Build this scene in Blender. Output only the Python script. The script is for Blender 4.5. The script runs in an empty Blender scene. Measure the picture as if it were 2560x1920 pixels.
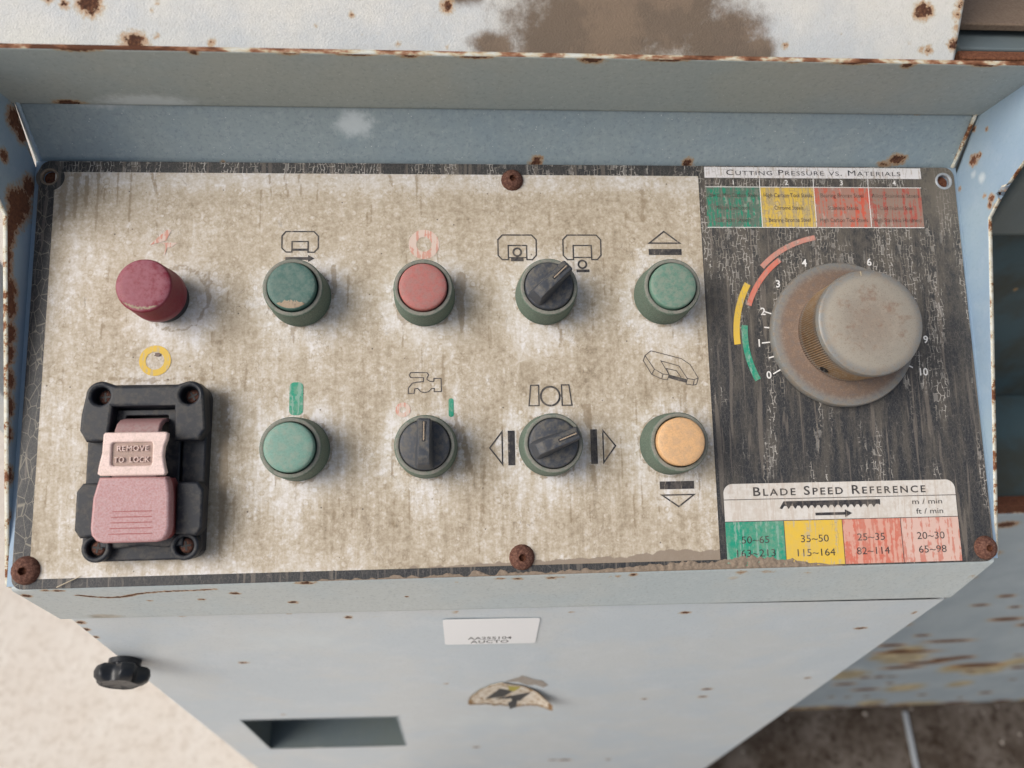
import bpy, bmesh, math, random
import numpy as np
from mathutils import Vector, Matrix, noise as mnoise

random.seed(7); rng = np.random.default_rng(7)
R = math.radians
sc = bpy.context.scene
col = sc.collection
ZO = 0.85                      # height of the panel centre above the ground
TILT = 0.4908                  # tilt of the control panel from horizontal
U = Vector((0, math.cos(TILT), math.sin(TILT)))
Nn = Vector((0, -math.sin(TILT), math.cos(TILT)))

# ------------------------------------------------------------------ camera
cam_d = bpy.data.cameras.new("camera"); cam = bpy.data.objects.new("camera", cam_d); col.objects.link(cam)
cam_d.sensor_fit = 'HORIZONTAL'; cam_d.sensor_width = 36.0
cam_d.lens = 36.0 * 1884.22 / 2560.0
cam_d.clip_start = 0.01; cam_d.clip_end = 60.0
def rodrigues(r):
    t = r.length; k = r / t
    return Matrix.Rotation(t, 3, k)
_Rc = rodrigues(Vector((-0.13989, -0.06676, -0.01686))) @ Matrix(((1, 0, 0), (0, -1, 0), (0, 0, -1)))  # panel -> cv camera
_t = Vector((0.00379, -0.01065, 0.36128))
_Cp = -(_Rc.transposed() @ _t)
_Mp = Matrix(((1, 0, 0), (0, U.y, Nn.y), (0, U.z, Nn.z)))     # panel -> world
_rot = _Mp @ _Rc.transposed() @ Matrix(((1, 0, 0), (0, -1, 0), (0, 0, -1)))
cam.matrix_world = Matrix.Translation(_Mp @ _Cp + Vector((0, 0, ZO))) @ _rot.to_4x4()
sc.camera = cam
cam_d.dof.use_dof = True; cam_d.dof.focus_distance = 0.357; cam_d.dof.aperture_fstop = 6.5

# ------------------------------------------------------------------ sky, sun, exposure
SUN_EL, SUN_AZ = R(44), R(-74)      # azimuth measured from -Y (viewer) towards +X; negative = left
sun_dir = Vector((math.cos(SUN_EL) * math.sin(SUN_AZ), -math.cos(SUN_EL) * math.cos(SUN_AZ), math.sin(SUN_EL)))
w = bpy.data.worlds.new("World"); sc.world = w; w.use_nodes = True
nt = w.node_tree; bg = nt.nodes['Background']; sky = nt.nodes.new('ShaderNodeTexSky')
sky.sky_type = 'NISHITA'; sky.sun_disc = False; sky.sun_elevation = SUN_EL
sky.sun_rotation = math.atan2(sun_dir.x, sun_dir.y)
sky.air_density = 1.0; sky.dust_density = 5.0; sky.ozone_density = 0.6
hsv = nt.nodes.new('ShaderNodeHueSaturation'); hsv.inputs['Saturation'].default_value = 0.62      # hazy, washed-out sky
nt.links.new(sky.outputs[0], hsv.inputs['Color']); nt.links.new(hsv.outputs[0], bg.inputs[0]); bg.inputs[1].default_value = 0.095
sd = bpy.data.lights.new("sun", 'SUN'); sun = bpy.data.objects.new("sun", sd); col.objects.link(sun)
sd.energy = 1.7; sd.angle = R(42); sd.color = (1.0, 0.97, 0.925)
sun.rotation_euler = sun_dir.to_track_quat('Z', 'Y').to_euler(); sun.location = (-2, -1, 3)
sc.view_settings.view_transform = 'Standard'; sc.view_settings.look = 'None'
sc.view_settings.exposure = 0.40; sc.view_settings.gamma = 1.0

# ------------------------------------------------------------------ node helper
class NT:
    def __init__(s, name, rough=0.6, spec=0.35, metallic=0.0):
        s.m = bpy.data.materials.new(name); s.m.use_nodes = True
        s.t = s.m.node_tree; s.b = s.t.nodes['Principled BSDF']
        s.b.inputs['Roughness'].default_value = rough
        s.b.inputs['Specular IOR Level'].default_value = spec
        s.b.inputs['Metallic'].default_value = metallic
        tc = s.t.nodes.new('ShaderNodeTexCoord'); s.P = s.vmul(tc.outputs['Object'], (1000, 1000, 1000))
    def put(s, sock, v):
        if hasattr(v, 'is_linked') or isinstance(v, bpy.types.NodeSocket): s.t.links.new(v, sock)
        elif isinstance(v, (tuple, list)) and len(v) == 3 and len(sock.default_value) == 4: sock.default_value = (*v, 1)
        else: sock.default_value = v
    def vmul(s, v, k):
        n = s.t.nodes.new('ShaderNodeVectorMath'); n.operation = 'MULTIPLY'; s.put(n.inputs[0], v); n.inputs[1].default_value = k; return n.outputs[0]
    def vadd(s, v, k):
        n = s.t.nodes.new('ShaderNodeVectorMath'); n.operation = 'ADD'; s.put(n.inputs[0], v); s.put(n.inputs[1], k); return n.outputs[0]
    def noise(s, scale=1.0, detail=4, rough=0.55, vec=None, stretch=None, dist=0.0, off=None, colour=False):
        v = vec if vec is not None else s.P
        if stretch: v = s.vmul(v, stretch)
        if off: v = s.vadd(v, off)
        n = s.t.nodes.new('ShaderNodeTexNoise'); s.put(n.inputs['Vector'], v)
        n.inputs['Scale'].default_value = scale; n.inputs['Detail'].default_value = detail
        n.inputs['Roughness'].default_value = rough; n.inputs['Distortion'].default_value = dist
        return n.outputs['Color' if colour else 'Fac']
    def voro(s, scale=1.0, feature='F1', vec=None, stretch=None, out='Distance', rand=1.0):
        v = vec if vec is not None else s.P
        if stretch: v = s.vmul(v, stretch)
        n = s.t.nodes.new('ShaderNodeTexVoronoi'); n.feature = feature; s.put(n.inputs['Vector'], v)
        n.inputs['Scale'].default_value = scale; n.inputs['Randomness'].default_value = rand
        return n.outputs[out]
    def cheb(s, vec, rand):
        outs = []
        for ft in ('F2', 'F1'):
            n = s.t.nodes.new('ShaderNodeTexVoronoi'); n.feature = ft; n.distance = 'CHEBYCHEV'; s.put(n.inputs['Vector'], vec); n.inputs['Scale'].default_value = 1.0; n.inputs['Randomness'].default_value = rand
            outs.append(n.outputs['Distance'])
        return s.math('SUBTRACT', outs[0], outs[1])
    def math(s, op, a, b=0.0, c=0.0, clamp=False):
        n = s.t.nodes.new('ShaderNodeMath'); n.operation = op; n.use_clamp = clamp
        s.put(n.inputs[0], a); s.put(n.inputs[1], b); s.put(n.inputs[2], c); return n.outputs[0]
    def step(s, x, a, b, lo=0.0, hi=1.0):
        n = s.t.nodes.new('ShaderNodeMapRange'); n.interpolation_type = 'SMOOTHSTEP'
        s.put(n.inputs[0], x); n.inputs[1].default_value = a; n.inputs[2].default_value = b
        n.inputs[3].default_value = lo; n.inputs[4].default_value = hi; return n.outputs[0]
    def mix(s, f, a, b):
        n = s.t.nodes.new('ShaderNodeMix'); n.data_type = 'RGBA'; n.clamp_factor = True
        s.put(n.inputs[0], f); s.put(n.inputs[6], a); s.put(n.inputs[7], b); return n.outputs[2]
    def ramp(s, f, stops):
        n = s.t.nodes.new('ShaderNodeValToRGB'); e = n.color_ramp.elements
        while len(e) < len(stops): e.new(0.5)
        for k, (p, c) in enumerate(stops): e[k].position = p; e[k].color = (*c, 1)
        s.put(n.inputs[0], f); return n.outputs[0]
    def attr(s, name):
        n = s.t.nodes.new('ShaderNodeAttribute'); n.attribute_name = name; return n.outputs['Fac']
    def sep(s):
        n = s.t.nodes.new('ShaderNodeSeparateXYZ'); s.put(n.inputs[0], s.P); return n.outputs
    def geo(s, o='Normal'):
        n = s.t.nodes.new('ShaderNodeNewGeometry'); return n.outputs[o]
    def bump(s, h, strength=0.3, dist=0.0003):
        n = s.t.nodes.new('ShaderNodeBump'); n.inputs['Strength'].default_value = strength; n.inputs['Distance'].default_value = dist
        s.put(n.inputs['Height'], h); s.put(s.b.inputs['Normal'], n.outputs[0])
    def col(s, c): s.put(s.b.inputs['Base Color'], c)
    def rough(s, r): s.put(s.b.inputs['Roughness'], r)

MULTI = lambda s, a, b: s.math('MULTIPLY', a, b)

# ------------------------------------------------------------------ materials
def rust_layer(s, base, k, thr=0.5, tone=1.0, pale=1.0):
    """k: 0..1 rust amount field. returns colour, core mask"""
    n = s.noise(0.55, 5, 0.65); n2 = s.noise(2.2, 3)
    kk = s.math('ADD', k, s.math('MULTIPLY', s.math('SUBTRACT', n, 0.5), 0.9))
    kk = s.math('MULTIPLY', kk, s.step(k, 0.02, 0.2))
    core = s.step(kk, thr, thr + 0.10)
    halo = s.math('MULTIPLY', s.step(kk, thr - 0.38, thr + 0.02), 0.75)
    hc = s.mix(s.step(kk, thr - .3, thr), (.42 * tone, .34 * tone, .18 * tone), (.40 * tone, .20 * tone, .06 * tone))
    n3 = s.noise(.7, 4, .7, off=(17, 3, 9))
    cc = s.ramp(n3, [(0.30, tuple(q * pale for q in (.035, .016, .011))), (0.5, tuple(q * pale for q in (.085, .035, .02))), (0.70, (.20, .09, .045))])
    return s.mix(core, s.mix(halo, base, hc), cc), core

def paint_mat(name, base, alt, light, dust=(.34, .31, .26), rough=0.42, speck=0.5, sparkle=True, mott=0.10, grain=0.25, spotty=0.0, rpale=1.0):
    s = NT(name, rough, 0.4)
    big = s.noise(0.018, 4, 0.6); med = s.noise(mott, 5, 0.7); fine = s.noise(0.55, 4, 0.75)
    c = s.mix(s.step(big, .38, .62), base, alt)
    c = s.mix(s.math('MULTIPLY', s.step(med, .45, .75), 0.5), c, light)
    dk = tuple(x * 0.72 for x in base)
    c = s.mix(s.math('MULTIPLY', s.step(fine, .50, .68), speck), c, dk)
    if sparkle:
        v = s.voro(0.45); hv = s.voro(0.45, out='Color')
        sp = s.math('MULTIPLY', s.math('LESS_THAN', v, 0.10), s.step(s.noise(0.3, 2, off=(9, 3, 1)), .52, .6))
        c = s.mix(s.math('MULTIPLY', sp, .7), c, (.75, .78, .78))
    da = s.attr('dust'); nd = s.noise(0.14, 6, 0.75, off=(31, 5, 2))
    dm = s.step(s.math('ADD', da, s.math('MULTIPLY', s.math('SUBTRACT', nd, .5), .75)), .14, .62)
    dm = s.math('MULTIPLY', dm, s.step(da, .02, .25))
    c = s.mix(s.math('MULTIPLY', dm, .92), c, s.mix(s.step(s.noise(.045, 4, .65, off=(3, 3, 3)), .45, .62), dust, tuple(q * 1.4 for q in dust)))
    wa = s.attr('pale'); c = s.mix(s.math('MULTIPLY', s.step(s.math('ADD', wa, s.math('MULTIPLY', s.math('SUBTRACT', med, .5), .7)), .2, .8), .75), c, (.62, .68, .70))
    if spotty > 0:
        sv = s.voro(0.055); sc_ = s.noise(0.02, 2, off=(4, 44, 4))
        k0 = s.math('MULTIPLY', s.math('SUBTRACT', 1.0, s.math('MULTIPLY', sv, 5.5), clamp=True), s.step(sc_, .48, .62))
        k = s.math('MAXIMUM', s.attr('rust'), s.math('MULTIPLY', k0, spotty))
    else: k = s.attr('rust')
    c, core = rust_layer(s, c, k, pale=rpale)
    s.col(c)
    h = s.math('ADD', s.math('MULTIPLY', s.noise(1.3, 3), grain), s.math('MULTIPLY', core, -1.0))
    h = s.math('ADD', h, s.math('MULTIPLY', dm, s.math('MULTIPLY', s.noise(1.0, 4), 1.6)))
    s.bump(h, 0.35, 0.0004)
    s.rough(s.math('ADD', s.math('MULTIPLY', s.math('MAXIMUM', core, dm), .45), s.math('ADD', rough, s.math('MULTIPLY', med, .12))))
    return s.m

M = {}
M['hood'] = paint_mat('blue_grey_paint', (.25, .32, .36), (.285, .345, .365), (.39, .445, .465), speck=.6, mott=.3)
M['hood_dusty'] = paint_mat('dusty_grey_paint', (.34, .395, .40), (.37, .405, .385), (.45, .49, .48), speck=.6, mott=.3)
M['front'] = paint_mat('pale_blue_paint', (.54, .605, .65), (.58, .62, .635), (.66, .70, .73), speck=.3, sparkle=False, mott=.035, grain=.08, rough=.38)
M['lip'] = paint_mat('pale_lip_paint', (.47, .535, .555), (.51, .55, .545), (.58, .63, .64), speck=.6, sparkle=False, mott=.2, grain=.15)
M['side'] = paint_mat('side_blue_paint', (.28, .385, .50), (.31, .41, .49), (.36, .45, .54), speck=.2, sparkle=False, rpale=1.8)
M['housing'] = paint_mat('cream_white_paint', (.60, .59, .55), (.50, .52, .53), (.66, .65, .62), dust=(.12, .080, .050), speck=.35, sparkle=False, grain=2.2, rough=.5)
M['base'] = paint_mat('weathered_blue_paint', (.36, .42, .45), (.31, .37, .41), (.47, .53, .56), dust=(.33, .27, .16), speck=.2, sparkle=False, spotty=.5, mott=.02)
M['recess'] = paint_mat('shaded_slate_paint', (.115, .145, .155), (.125, .15, .145), (.15, .175, .18), speck=.2, sparkle=False)  # recess shade put into the colour; also plain dark paint for rail and block
M['dark_tray'] = paint_mat('grimy_teal_paint', (.06, .10, .115), (.055, .06, .05), (.08, .11, .11), speck=.3, sparkle=False, spotty=.9, mott=.02, rough=.7)

def edge_mat():
    s = NT('rusty_cut_edge', .8, .2)
    n = s.noise(.16, 4, .6, stretch=(.45, 1, 1)); n2 = s.noise(1.0, 3, stretch=(.4, 1, 1)); xx, yy, zz = s.sep(); n = s.math('SUBTRACT', n, s.step(xx, -110, -170, 0, .12))
    c = s.ramp(s.math('ADD', n, s.math('MULTIPLY', s.math('SUBTRACT', n2, .5), .12)), [(.36, (.09, .035, .018)), (.46, (.24, .11, .06)), (.50, (.34, .20, .13)), (.54, (.50, .43, .30)), (.62, (.56, .57, .52))])
    s.col(c); s.bump(n2, .5, .0003); return s.m
M['edge'] = edge_mat()
def edge_mat2():
    s = NT('chipped_cream_edge', .75, .2)
    n = s.noise(.11, 5, .7); n2 = s.noise(1.5, 3)
    c = s.ramp(s.math('ADD', n, s.math('MULTIPLY', s.math('SUBTRACT', n2, .5), .2)), [(.38, (.13, .05, .025)), (.45, (.28, .14, .07)), (.48, (.48, .44, .33)), (.60, (.60, .60, .54))])
    s.col(c); s.bump(n2, .5, .0003); return s.m
M['edge2'] = edge_mat2()

def rust_mat(name='rusted_steel', c0=(.045, .018, .012), c1=(.11, .042, .024), c2=(.20, .085, .045), bump=.7):
    s = NT(name, .85, .2)
    n = s.noise(.9, 6, .7); c = s.ramp(n, [(.3, c0), (.5, c1), (.72, c2)])
    s.col(c); s.bump(s.noise(2.5, 4), bump, .0005); return s.m
M['rust'] = rust_mat()
M['screw_rust'] = rust_mat('rusted_screw_steel', (.05, .022, .018), (.12, .055, .04), (.24, .13, .09))
M['bar_rust'] = rust_mat('orange_rust', (.05, .02, .01), (.14, .055, .03), (.23, .10, .05), .3)

def dirt_fields(s):
    """shared dirt of the printed panel (panel coordinates, mm)"""
    n1 = s.noise(.045, 5, .6, stretch=(1, .75, 1))
    n2 = s.noise(.30, 6, .72)
    n3 = s.noise(.85, 4, .65)
    st = s.noise(.26, 5, .7, stretch=(1, .085, 1))
    v = s.voro(.27, 'SMOOTH_F1')
    f = s.math('ADD', s.math('MULTIPLY', s.math('SUBTRACT', n1, .5), .75), .52)
    f = s.math('ADD', f, s.math('MULTIPLY', s.math('SUBTRACT', n2, .5), 1.2))
    f = s.math('ADD', f, s.math('MULTIPLY', s.math('SUBTRACT', n3, .5), .60))
    f = s.math('ADD', f, s.math('MULTIPLY', s.math('SUBTRACT', st, .5), s.step(s.sep()[1], 60, -40, .35, .9)))
    spot = s.math('MULTIPLY', s.step(v, .18, .34, 1, 0), s.step(s.noise(.13, 2, off=(5, 5, 5)), .48, .58))
    f = s.math('SUBTRACT', f, s.math('MULTIPLY', spot, .12))
    return f, n2, st

def overlay_mat():
    s = NT('weathered_white_overlay', .62, .3)
    f, n2, st = dirt_fields(s)
    cl = s.attr('clean'); br = s.attr('stain'); mu = s.attr('mud')
    f = s.math('SUBTRACT', f, s.math('MULTIPLY', cl, s.math('ADD', .08, s.math('MULTIPLY', n2, .47))))
    f = s.math('ADD', s.math('MULTIPLY', f, .90), .045)
    vd = s.vadd(s.P, s.vmul(s.noise(.5, 2, colour=True), (1.2, 1.2, 0)))
    for sc_, of, am in ((.20, 0, .75), (.33, 40, .6)):          # dried drip rings
        rv = s.voro(sc_, vec=s.vadd(vd, (of, of, 0))); rm = s.step(s.noise(.09, 2, off=(of + 3, 2, 0)), .47, .58)
        ring = s.math('MULTIPLY', s.math('MULTIPLY', s.step(rv, .22, .29), s.step(rv, .30, .37, 1, 0)), rm)
        blob = s.math('MULTIPLY', s.step(rv, .12, .27, 1, 0), rm)
        f = s.math('ADD', f, s.math('MULTIPLY', ring, .17 * am)); f = s.math('SUBTRACT', f, s.math('MULTIPLY', blob, .15 * am))
    c = s.ramp(f, [(.10, (.68, .655, .64)), (.27, (.575, .53, .47)), (.44, (.48, .415, .325)), (.66, (.375, .312, .23)), (.90, (.25, .20, .14))])
    kb = s.math('MULTIPLY', s.step(s.math('ADD', br, s.math('ADD', s.math('MULTIPLY', s.math('SUBTRACT', st, .5), 1.0), s.math('MULTIPLY', s.math('SUBTRACT', n2, .5), 1.0))), .22, .50), s.step(br, .02, .22))
    c = s.mix(s.math('MULTIPLY', kb, .58), c, (.25, .185, .115))
    # hairline cracks in the lacquer
    dv = s.vadd(s.vmul(s.P, (.55, .16, 1)), s.vmul(s.noise(.4, 2, colour=True), (.9, .9, 0)))
    e = s.voro(1.0, 'DISTANCE_TO_EDGE', vec=dv)
    cm = s.math('MULTIPLY', s.step(e, .0, .028, 1, 0), s.step(s.noise(.05, 3, off=(77, 2, 2)), .46, .62))
    c = s.mix(s.math('MULTIPLY', cm, .55), c, (.20, .16, .12))
    sp = s.voro(.11); c = s.mix(s.math('MULTIPLY', s.step(sp, .035, .055, 1, 0), .8), c, (.09, .07, .06))
    kmud = s.step(s.math('ADD', mu, s.math('MULTIPLY', s.math('SUBTRACT', n2, .5), .7)), .4, .6)
    c = s.mix(s.math('MULTIPLY', kmud, .9), c, (.245, .195, .15))
    s.col(c); s.bump(s.math('ADD', n2, s.math('MULTIPLY', kmud, s.noise(.9, 4))), .18, .0003)
    s.rough(s.math('ADD', .48, s.math('MULTIPLY', f, .3)))
    return s.m
M['overlay'] = overlay_mat()

def craze(s, x, y, up, bias=0.0):
    """tall narrow chips with light outlines (bricks stood on end, bent by noise)"""
    wob = s.vadd(s.vmul(s.noise(.55, 3, colour=True), (.9, .9, 0)), s.vmul(s.noise(.12, 2, colour=True, off=(5, 5, 5)), (5, 3, 0)))
    sw_ = s.t.nodes.new('ShaderNodeSeparateXYZ'); s.put(sw_.inputs[0], s.vadd(s.P, wob)); cb = s.t.nodes.new('ShaderNodeCombineXYZ'); s.put(cb.inputs[0], sw_.outputs[1]); s.put(cb.inputs[1], sw_.outputs[0])
    def bricks(w_, h_, m_, off_):
        n = s.t.nodes.new('ShaderNodeTexBrick'); n.offset = off_; n.offset_frequency = 2; n.squash = .6; n.squash_frequency = 3
        s.put(n.inputs['Vector'], cb.outputs[0]); n.inputs['Scale'].default_value = 1.0; n.inputs['Brick Width'].default_value = w_; n.inputs['Row Height'].default_value = h_
        n.inputs['Mortar Size'].default_value = m_; n.inputs['Mortar Smooth'].default_value = .4; n.inputs['Bias'].default_value = 0
        n.inputs['Color1'].default_value = (0, 0, 0, 1); n.inputs['Color2'].default_value = (1, 1, 1, 1); n.inputs['Mortar'].default_value = (0, 0, 0, 1)
        return n.outputs['Fac'], n.outputs['Color']
    zone = s.noise(.085, 3, .6, stretch=(1, .16, 1), off=(11, 4, 0))
    border = s.math('MULTIPLY', s.step(x, 92, 94, 1, 0), s.step(y, 92, 93.5, 1, 0))      # side and bottom border: barely crazed
    zm = s.step(s.math('SUBTRACT', s.math('ADD', zone, s.math('MULTIPLY', up, .10)), s.math('MULTIPLY', border, .12)), .54 - bias, .60 - bias)
    l1, c1 = bricks(4.6, 1.55, .17, .37); l2, c2 = bricks(6.6, 2.1, .16, .61)
    brk = s.step(s.noise(.24, 4, .65, off=(3, 30, 0)), .43, .50)
    line = s.math('MULTIPLY', s.math('MULTIPLY', s.mix(s.step(zone, .6, .62), l1, l2), zm), brk)
    chip = s.math('MULTIPLY', s.step(c1, .90, .93), s.math('MULTIPLY', zm, brk))
    return line, chip
def black_mat():
    s = NT('crazed_black_overlay', .5, .35)
    x, y, z = s.sep()
    cols_ = s.noise(.15, 5, .7, stretch=(1, .16, 1), off=(3, 8, 0))
    up = s.step(y, -30, 60)                        # crazing heavier towards the top
    right = s.step(x, 90, 215)
    fine = s.noise(.9, 4, .6); med = s.noise(.25, 5, .7, stretch=(1, .6, 1))
    stk = s.noise(1.1, 5, .7, stretch=(1, .35, 1), off=(8, 8, 0)); base = s.mix(s.step(stk, .45, .72), (.027, .029, .033), (.070, .067, .063))
    # dust film between the crazed columns and on the right
    film = s.math('ADD', s.math('MULTIPLY', s.step(cols_, .42, .64), .66), s.math('MULTIPLY', s.math('MULTIPLY', up, s.step(med, .30, .66)), .66), clamp=True)
    film = s.math('MULTIPLY', film, s.math('MULTIPLY', s.step(x, 92, 94, .25, 1), 1.0))
    base = s.mix(film, base, s.mix(fine, (.092, .082, .068), (.128, .113, .094)))
    # drip streaks of pale mud, tapering down
    dr = s.noise(.34, 3, .5, stretch=(1, .05, 1), off=(60, 0, 0), dist=.3)
    base = s.mix(s.math('MULTIPLY', s.step(dr, .57, .625), .62), base, (.165, .142, .12))
    line, chip = craze(s, x, y, up)
    base = s.mix(s.math('MULTIPLY', line, .9), base, s.mix(s.step(cols_, .4, .6), (.24, .215, .18), (.50, .47, .43)))
    base = s.mix(s.math('MULTIPLY', chip, .45), base, (.34, .32, .29))
    # faint fine web everywhere
    dv2 = s.vadd(s.vmul(s.P, (1.3, .75, 1)), s.vmul(s.noise(.8, 2, colour=True), (.8, .8, 0)))
    e2 = s.voro(.62, 'DISTANCE_TO_EDGE', vec=dv2)
    base = s.mix(s.math('MULTIPLY', s.step(e2, .0, .04, 1, 0), .33), base, (.25, .225, .20))
    e3 = s.voro(1.0, 'DISTANCE_TO_EDGE', vec=s.vmul(s.P, (.26, .13, 1)))
    base = s.mix(s.math('MULTIPLY', s.math('MULTIPLY', s.step(e3, .0, .035, 1, 0), s.step(x, -219, -220)), .7), base, (.30, .27, .21))
    corner = s.math('MULTIPLY', s.step(s.math('ADD', x, s.math('MULTIPLY', med, 30)), 222, 230), s.step(y, 60, 84))
    base = s.mix(s.math('MULTIPLY', corner, .7), base, (.15, .13, .105))
    s.col(base); s.bump(s.math('ADD', s.math('MULTIPLY', line, -1), fine), .2, .0002)
    return s.m
M['black'] = black_mat()

def print_mat(name, c, wear=.5, dusty=.35, worn=(.475, .405, .325), streak=True, rough=.55, dcol=(.42, .36, .29), crz=0.0):
    s = NT(name, rough, .3)
    f, n2, st = dirt_fields(s)
    cc = s.mix(s.math('MULTIPLY', s.step(f, .25, .85), dusty), c, dcol)
    if streak:
        w2 = s.noise(.62, 4, .6, stretch=(1, .07, 1), off=(21, 3, 0)); w3 = s.noise(.35, 3, .6, off=(2, 9, 0))
        lost = s.step(s.math('ADD', s.math('MULTIPLY', w2, .7), s.math('MULTIPLY', w3, .3)), .60 - wear * .16, .64 - wear * .14)
        cc = s.mix(s.math('MULTIPLY', lost, .9), cc, worn)
    if crz:
        x, y, z = s.sep(); line, chip = craze(s, x, y, s.step(y, -30, 60), .02)
        cc = s.mix(s.math('MULTIPLY', line, crz), cc, (.24, .21, .17)); cc = s.mix(s.math('MULTIPLY', chip, crz * .5), cc, (.46, .43, .38))
    s.col(cc); return s.m
M['ink'] = print_mat('black_print', (.025, .025, .03), .20, .22, worn=(.22, .19, .16))
M['ink_thin'] = print_mat('thin_black_print', (.03, .03, .038), .1, .25, worn=(.22, .19, .16))
M['ink_title'] = print_mat('title_print', (.025, .025, .03), .05, .05, worn=(.45, .40, .35))
M['ink_worn'] = print_mat('rubbed_black_print', (.05, .045, .04), .75, .55, worn=(.17, .12, .10), dcol=(.12, .09, .08))
M['white_ink'] = print_mat('white_print', (.78, .77, .75), .0, .3, worn=(.2, .18, .16))
M['p_green'] = print_mat('green_print', (.015, .27, .17), .42, .35, worn=(.22, .36, .29))
M['p_yellow'] = print_mat('yellow_print', (.68, .45, .06), .28, .30, worn=(.50, .40, .22), dcol=(.48, .38, .18), crz=0.40)
M['p_red'] = print_mat('faded_red_print', (.56, .15, .10), .80, .3, worn=(.60, .34, .27))
M['p_pink'] = print_mat('streaked_pink_print', (.62, .42, .36), .55, .2, worn=(.52, .20, .15))
M['c_green'] = print_mat('chart_green_print', (.01, .25, .15), .95, .6, worn=(.115, .15, .12), dcol=(.10, .17, .13), crz=0.75)
M['c_yellow'] = print_mat('chart_yellow_print', (.62, .42, .07), .70, .3, worn=(.42, .33, .17), dcol=(.42, .32, .16), crz=0.75)
M['c_red'] = print_mat('chart_red_print', (.55, .10, .06), .95, .6, worn=(.34, .21, .165), dcol=(.36, .19, .14), crz=0.75)
M['c_dullred'] = print_mat('chart_dull_red_print', (.38, .08, .06), .95, .7, worn=(.27, .19, .15), dcol=(.27, .19, .15), crz=0.75)
M['a_red'] = print_mat('arc_red_print', (.60, .16, .11), .45, .3, worn=(.50, .24, .19), crz=0.75)
M['a_pink'] = print_mat('arc_pink_print', (.55, .22, .17), .55, .4, worn=(.40, .25, .21), crz=0.75)
M['faint_red'] = print_mat('nearly_worn_red_print', (.58, .26, .20), .95, .6, worn=(.60, .50, .43), dcol=(.50, .36, .29))
M['paper'] = print_mat('chart_paper_white', (.62, .59, .55), .45, .6, worn=(.52, .46, .40), dcol=(.47, .41, .34))
M['strip_white'] = print_mat('title_strip_white', (.72, .70, .70), .35, .15, worn=(.52, .46, .41), crz=0.45)

def plastic(name, c, dustc=(.36, .31, .25), dust=.5, rough=.5, top=.6, scale=.35, bump=.12, alt=None):
    s = NT(name, rough, .4)
    n = s.noise(scale, 6, .7); n2 = s.noise(1.6, 4, .7)
    cc = s.mix(s.step(n2, .4, .7), c, alt if alt else tuple(x * .8 for x in c)); n4 = s.noise(.9, 5, .75, off=(6, 2, 8))
    nz = s.t.nodes.new('ShaderNodeSeparateXYZ'); tcn = s.t.nodes.new('ShaderNodeTexCoord'); s.t.links.new(tcn.outputs['Normal'], nz.inputs[0])
    fl = s.step(nz.outputs[2], .55, .93, .10, 1.0)
    d = s.math('MULTIPLY', s.step(n, .50 - top * .12, .66 - top * .03), s.math('MULTIPLY', fl, dust))
    cc = s.mix(d, cc, dustc)
    cc = s.mix(s.math('MULTIPLY', s.step(n4, .52, .70), min(dust, .6)), cc, s.mix(.55, cc, tuple(q * .45 for q in dustc)))
    v_ = s.voro(.55); cc = s.mix(s.math('MULTIPLY', s.math('MULTIPLY', s.step(v_, .16, .30, 1, 0), s.step(n, .45, .6)), dust * .35), cc, tuple(q * .6 for q in dustc))
    s.col(cc); s.bump(s.math('ADD', n, n2), bump, .0003); s.rough(s.math('ADD', rough, s.math('MULTIPLY', d, .3))); return s.m
M['bezel'] = plastic('dusty_green_bezel', (.07, .105, .078), (.225, .215, .185), 1.0, .6, top=2.2, alt=(.13, .195, .15))
M['cap_dkgreen'] = plastic('dark_green_cap', (.05, .125, .105), (.14, .19, .165), .8, .5, top=1.1)
M['cap_green'] = plastic('pale_green_cap', (.115, .225, .17), (.21, .25, .20), .85, .5, top=1.1)
M['cap_mint'] = plastic('mint_green_cap', (.155, .295, .24), (.25, .30, .245), .7, .5, top=.9)
M['cap_red'] = plastic('faded_red_cap', (.40, .13, .115), (.32, .165, .15), .85, .5, top=1.1)
M['cap_orange'] = plastic('faded_orange_cap', (.66, .40, .20), (.46, .31, .19), .6, .5, top=.9)
M['estop'] = plastic('crimson_mushroom', (.17, .010, .024), (.285, .105, .13), .95, .42, top=1.6, alt=(.22, .018, .038))
M['cap_dirt'] = plastic('tan_dirt_crust', (.36, .28, .20), (.42, .34, .26), .5, .9, bump=.6)
M['black_plastic'] = plastic('dusty_black_plastic', (.011, .014, .021), (.11, .10, .085), .5, .5, top=.45, scale=.25)
M['blue_black'] = plastic('blue_black_plastic', (.046, .052, .064), (.15, .135, .11), .7, .5, top=.8, scale=.3, alt=(.038, .044, .056))
M['knob_black'] = plastic('black_knob_plastic', (.012, .014, .018), (.05, .05, .05), .3, .33, top=.3)
M['void'] = plastic('dark_interior', (.006, .006, .006), dust=0)
M['pad'] = plastic('chalky_red_plastic', (.40, .18, .18), (.50, .345, .345), 1.0, .75, top=1.6, scale=1.4, bump=.25, alt=(.48, .27, .265))
M['strap'] = plastic('dusty_mauve_plastic', (.30, .16, .155), (.34, .25, .24), .9, .65, top=1.4, scale=.8)
M['padred'] = plastic('bare_red_plastic', (.34, .085, .08), (.45, .2, .19), .5, .6)
M['tag'] = plastic('pale_pink_plastic', (.76, .58, .53), (.52, .40, .33), .40, .45, top=.6, scale=.2)
M['tag_dark'] = plastic('dark_pink_recess', (.40, .28, .24), (.34, .26, .20), .55, .6, top=.9)  # recess floor darker than the tag so the lettering stands out

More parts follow.
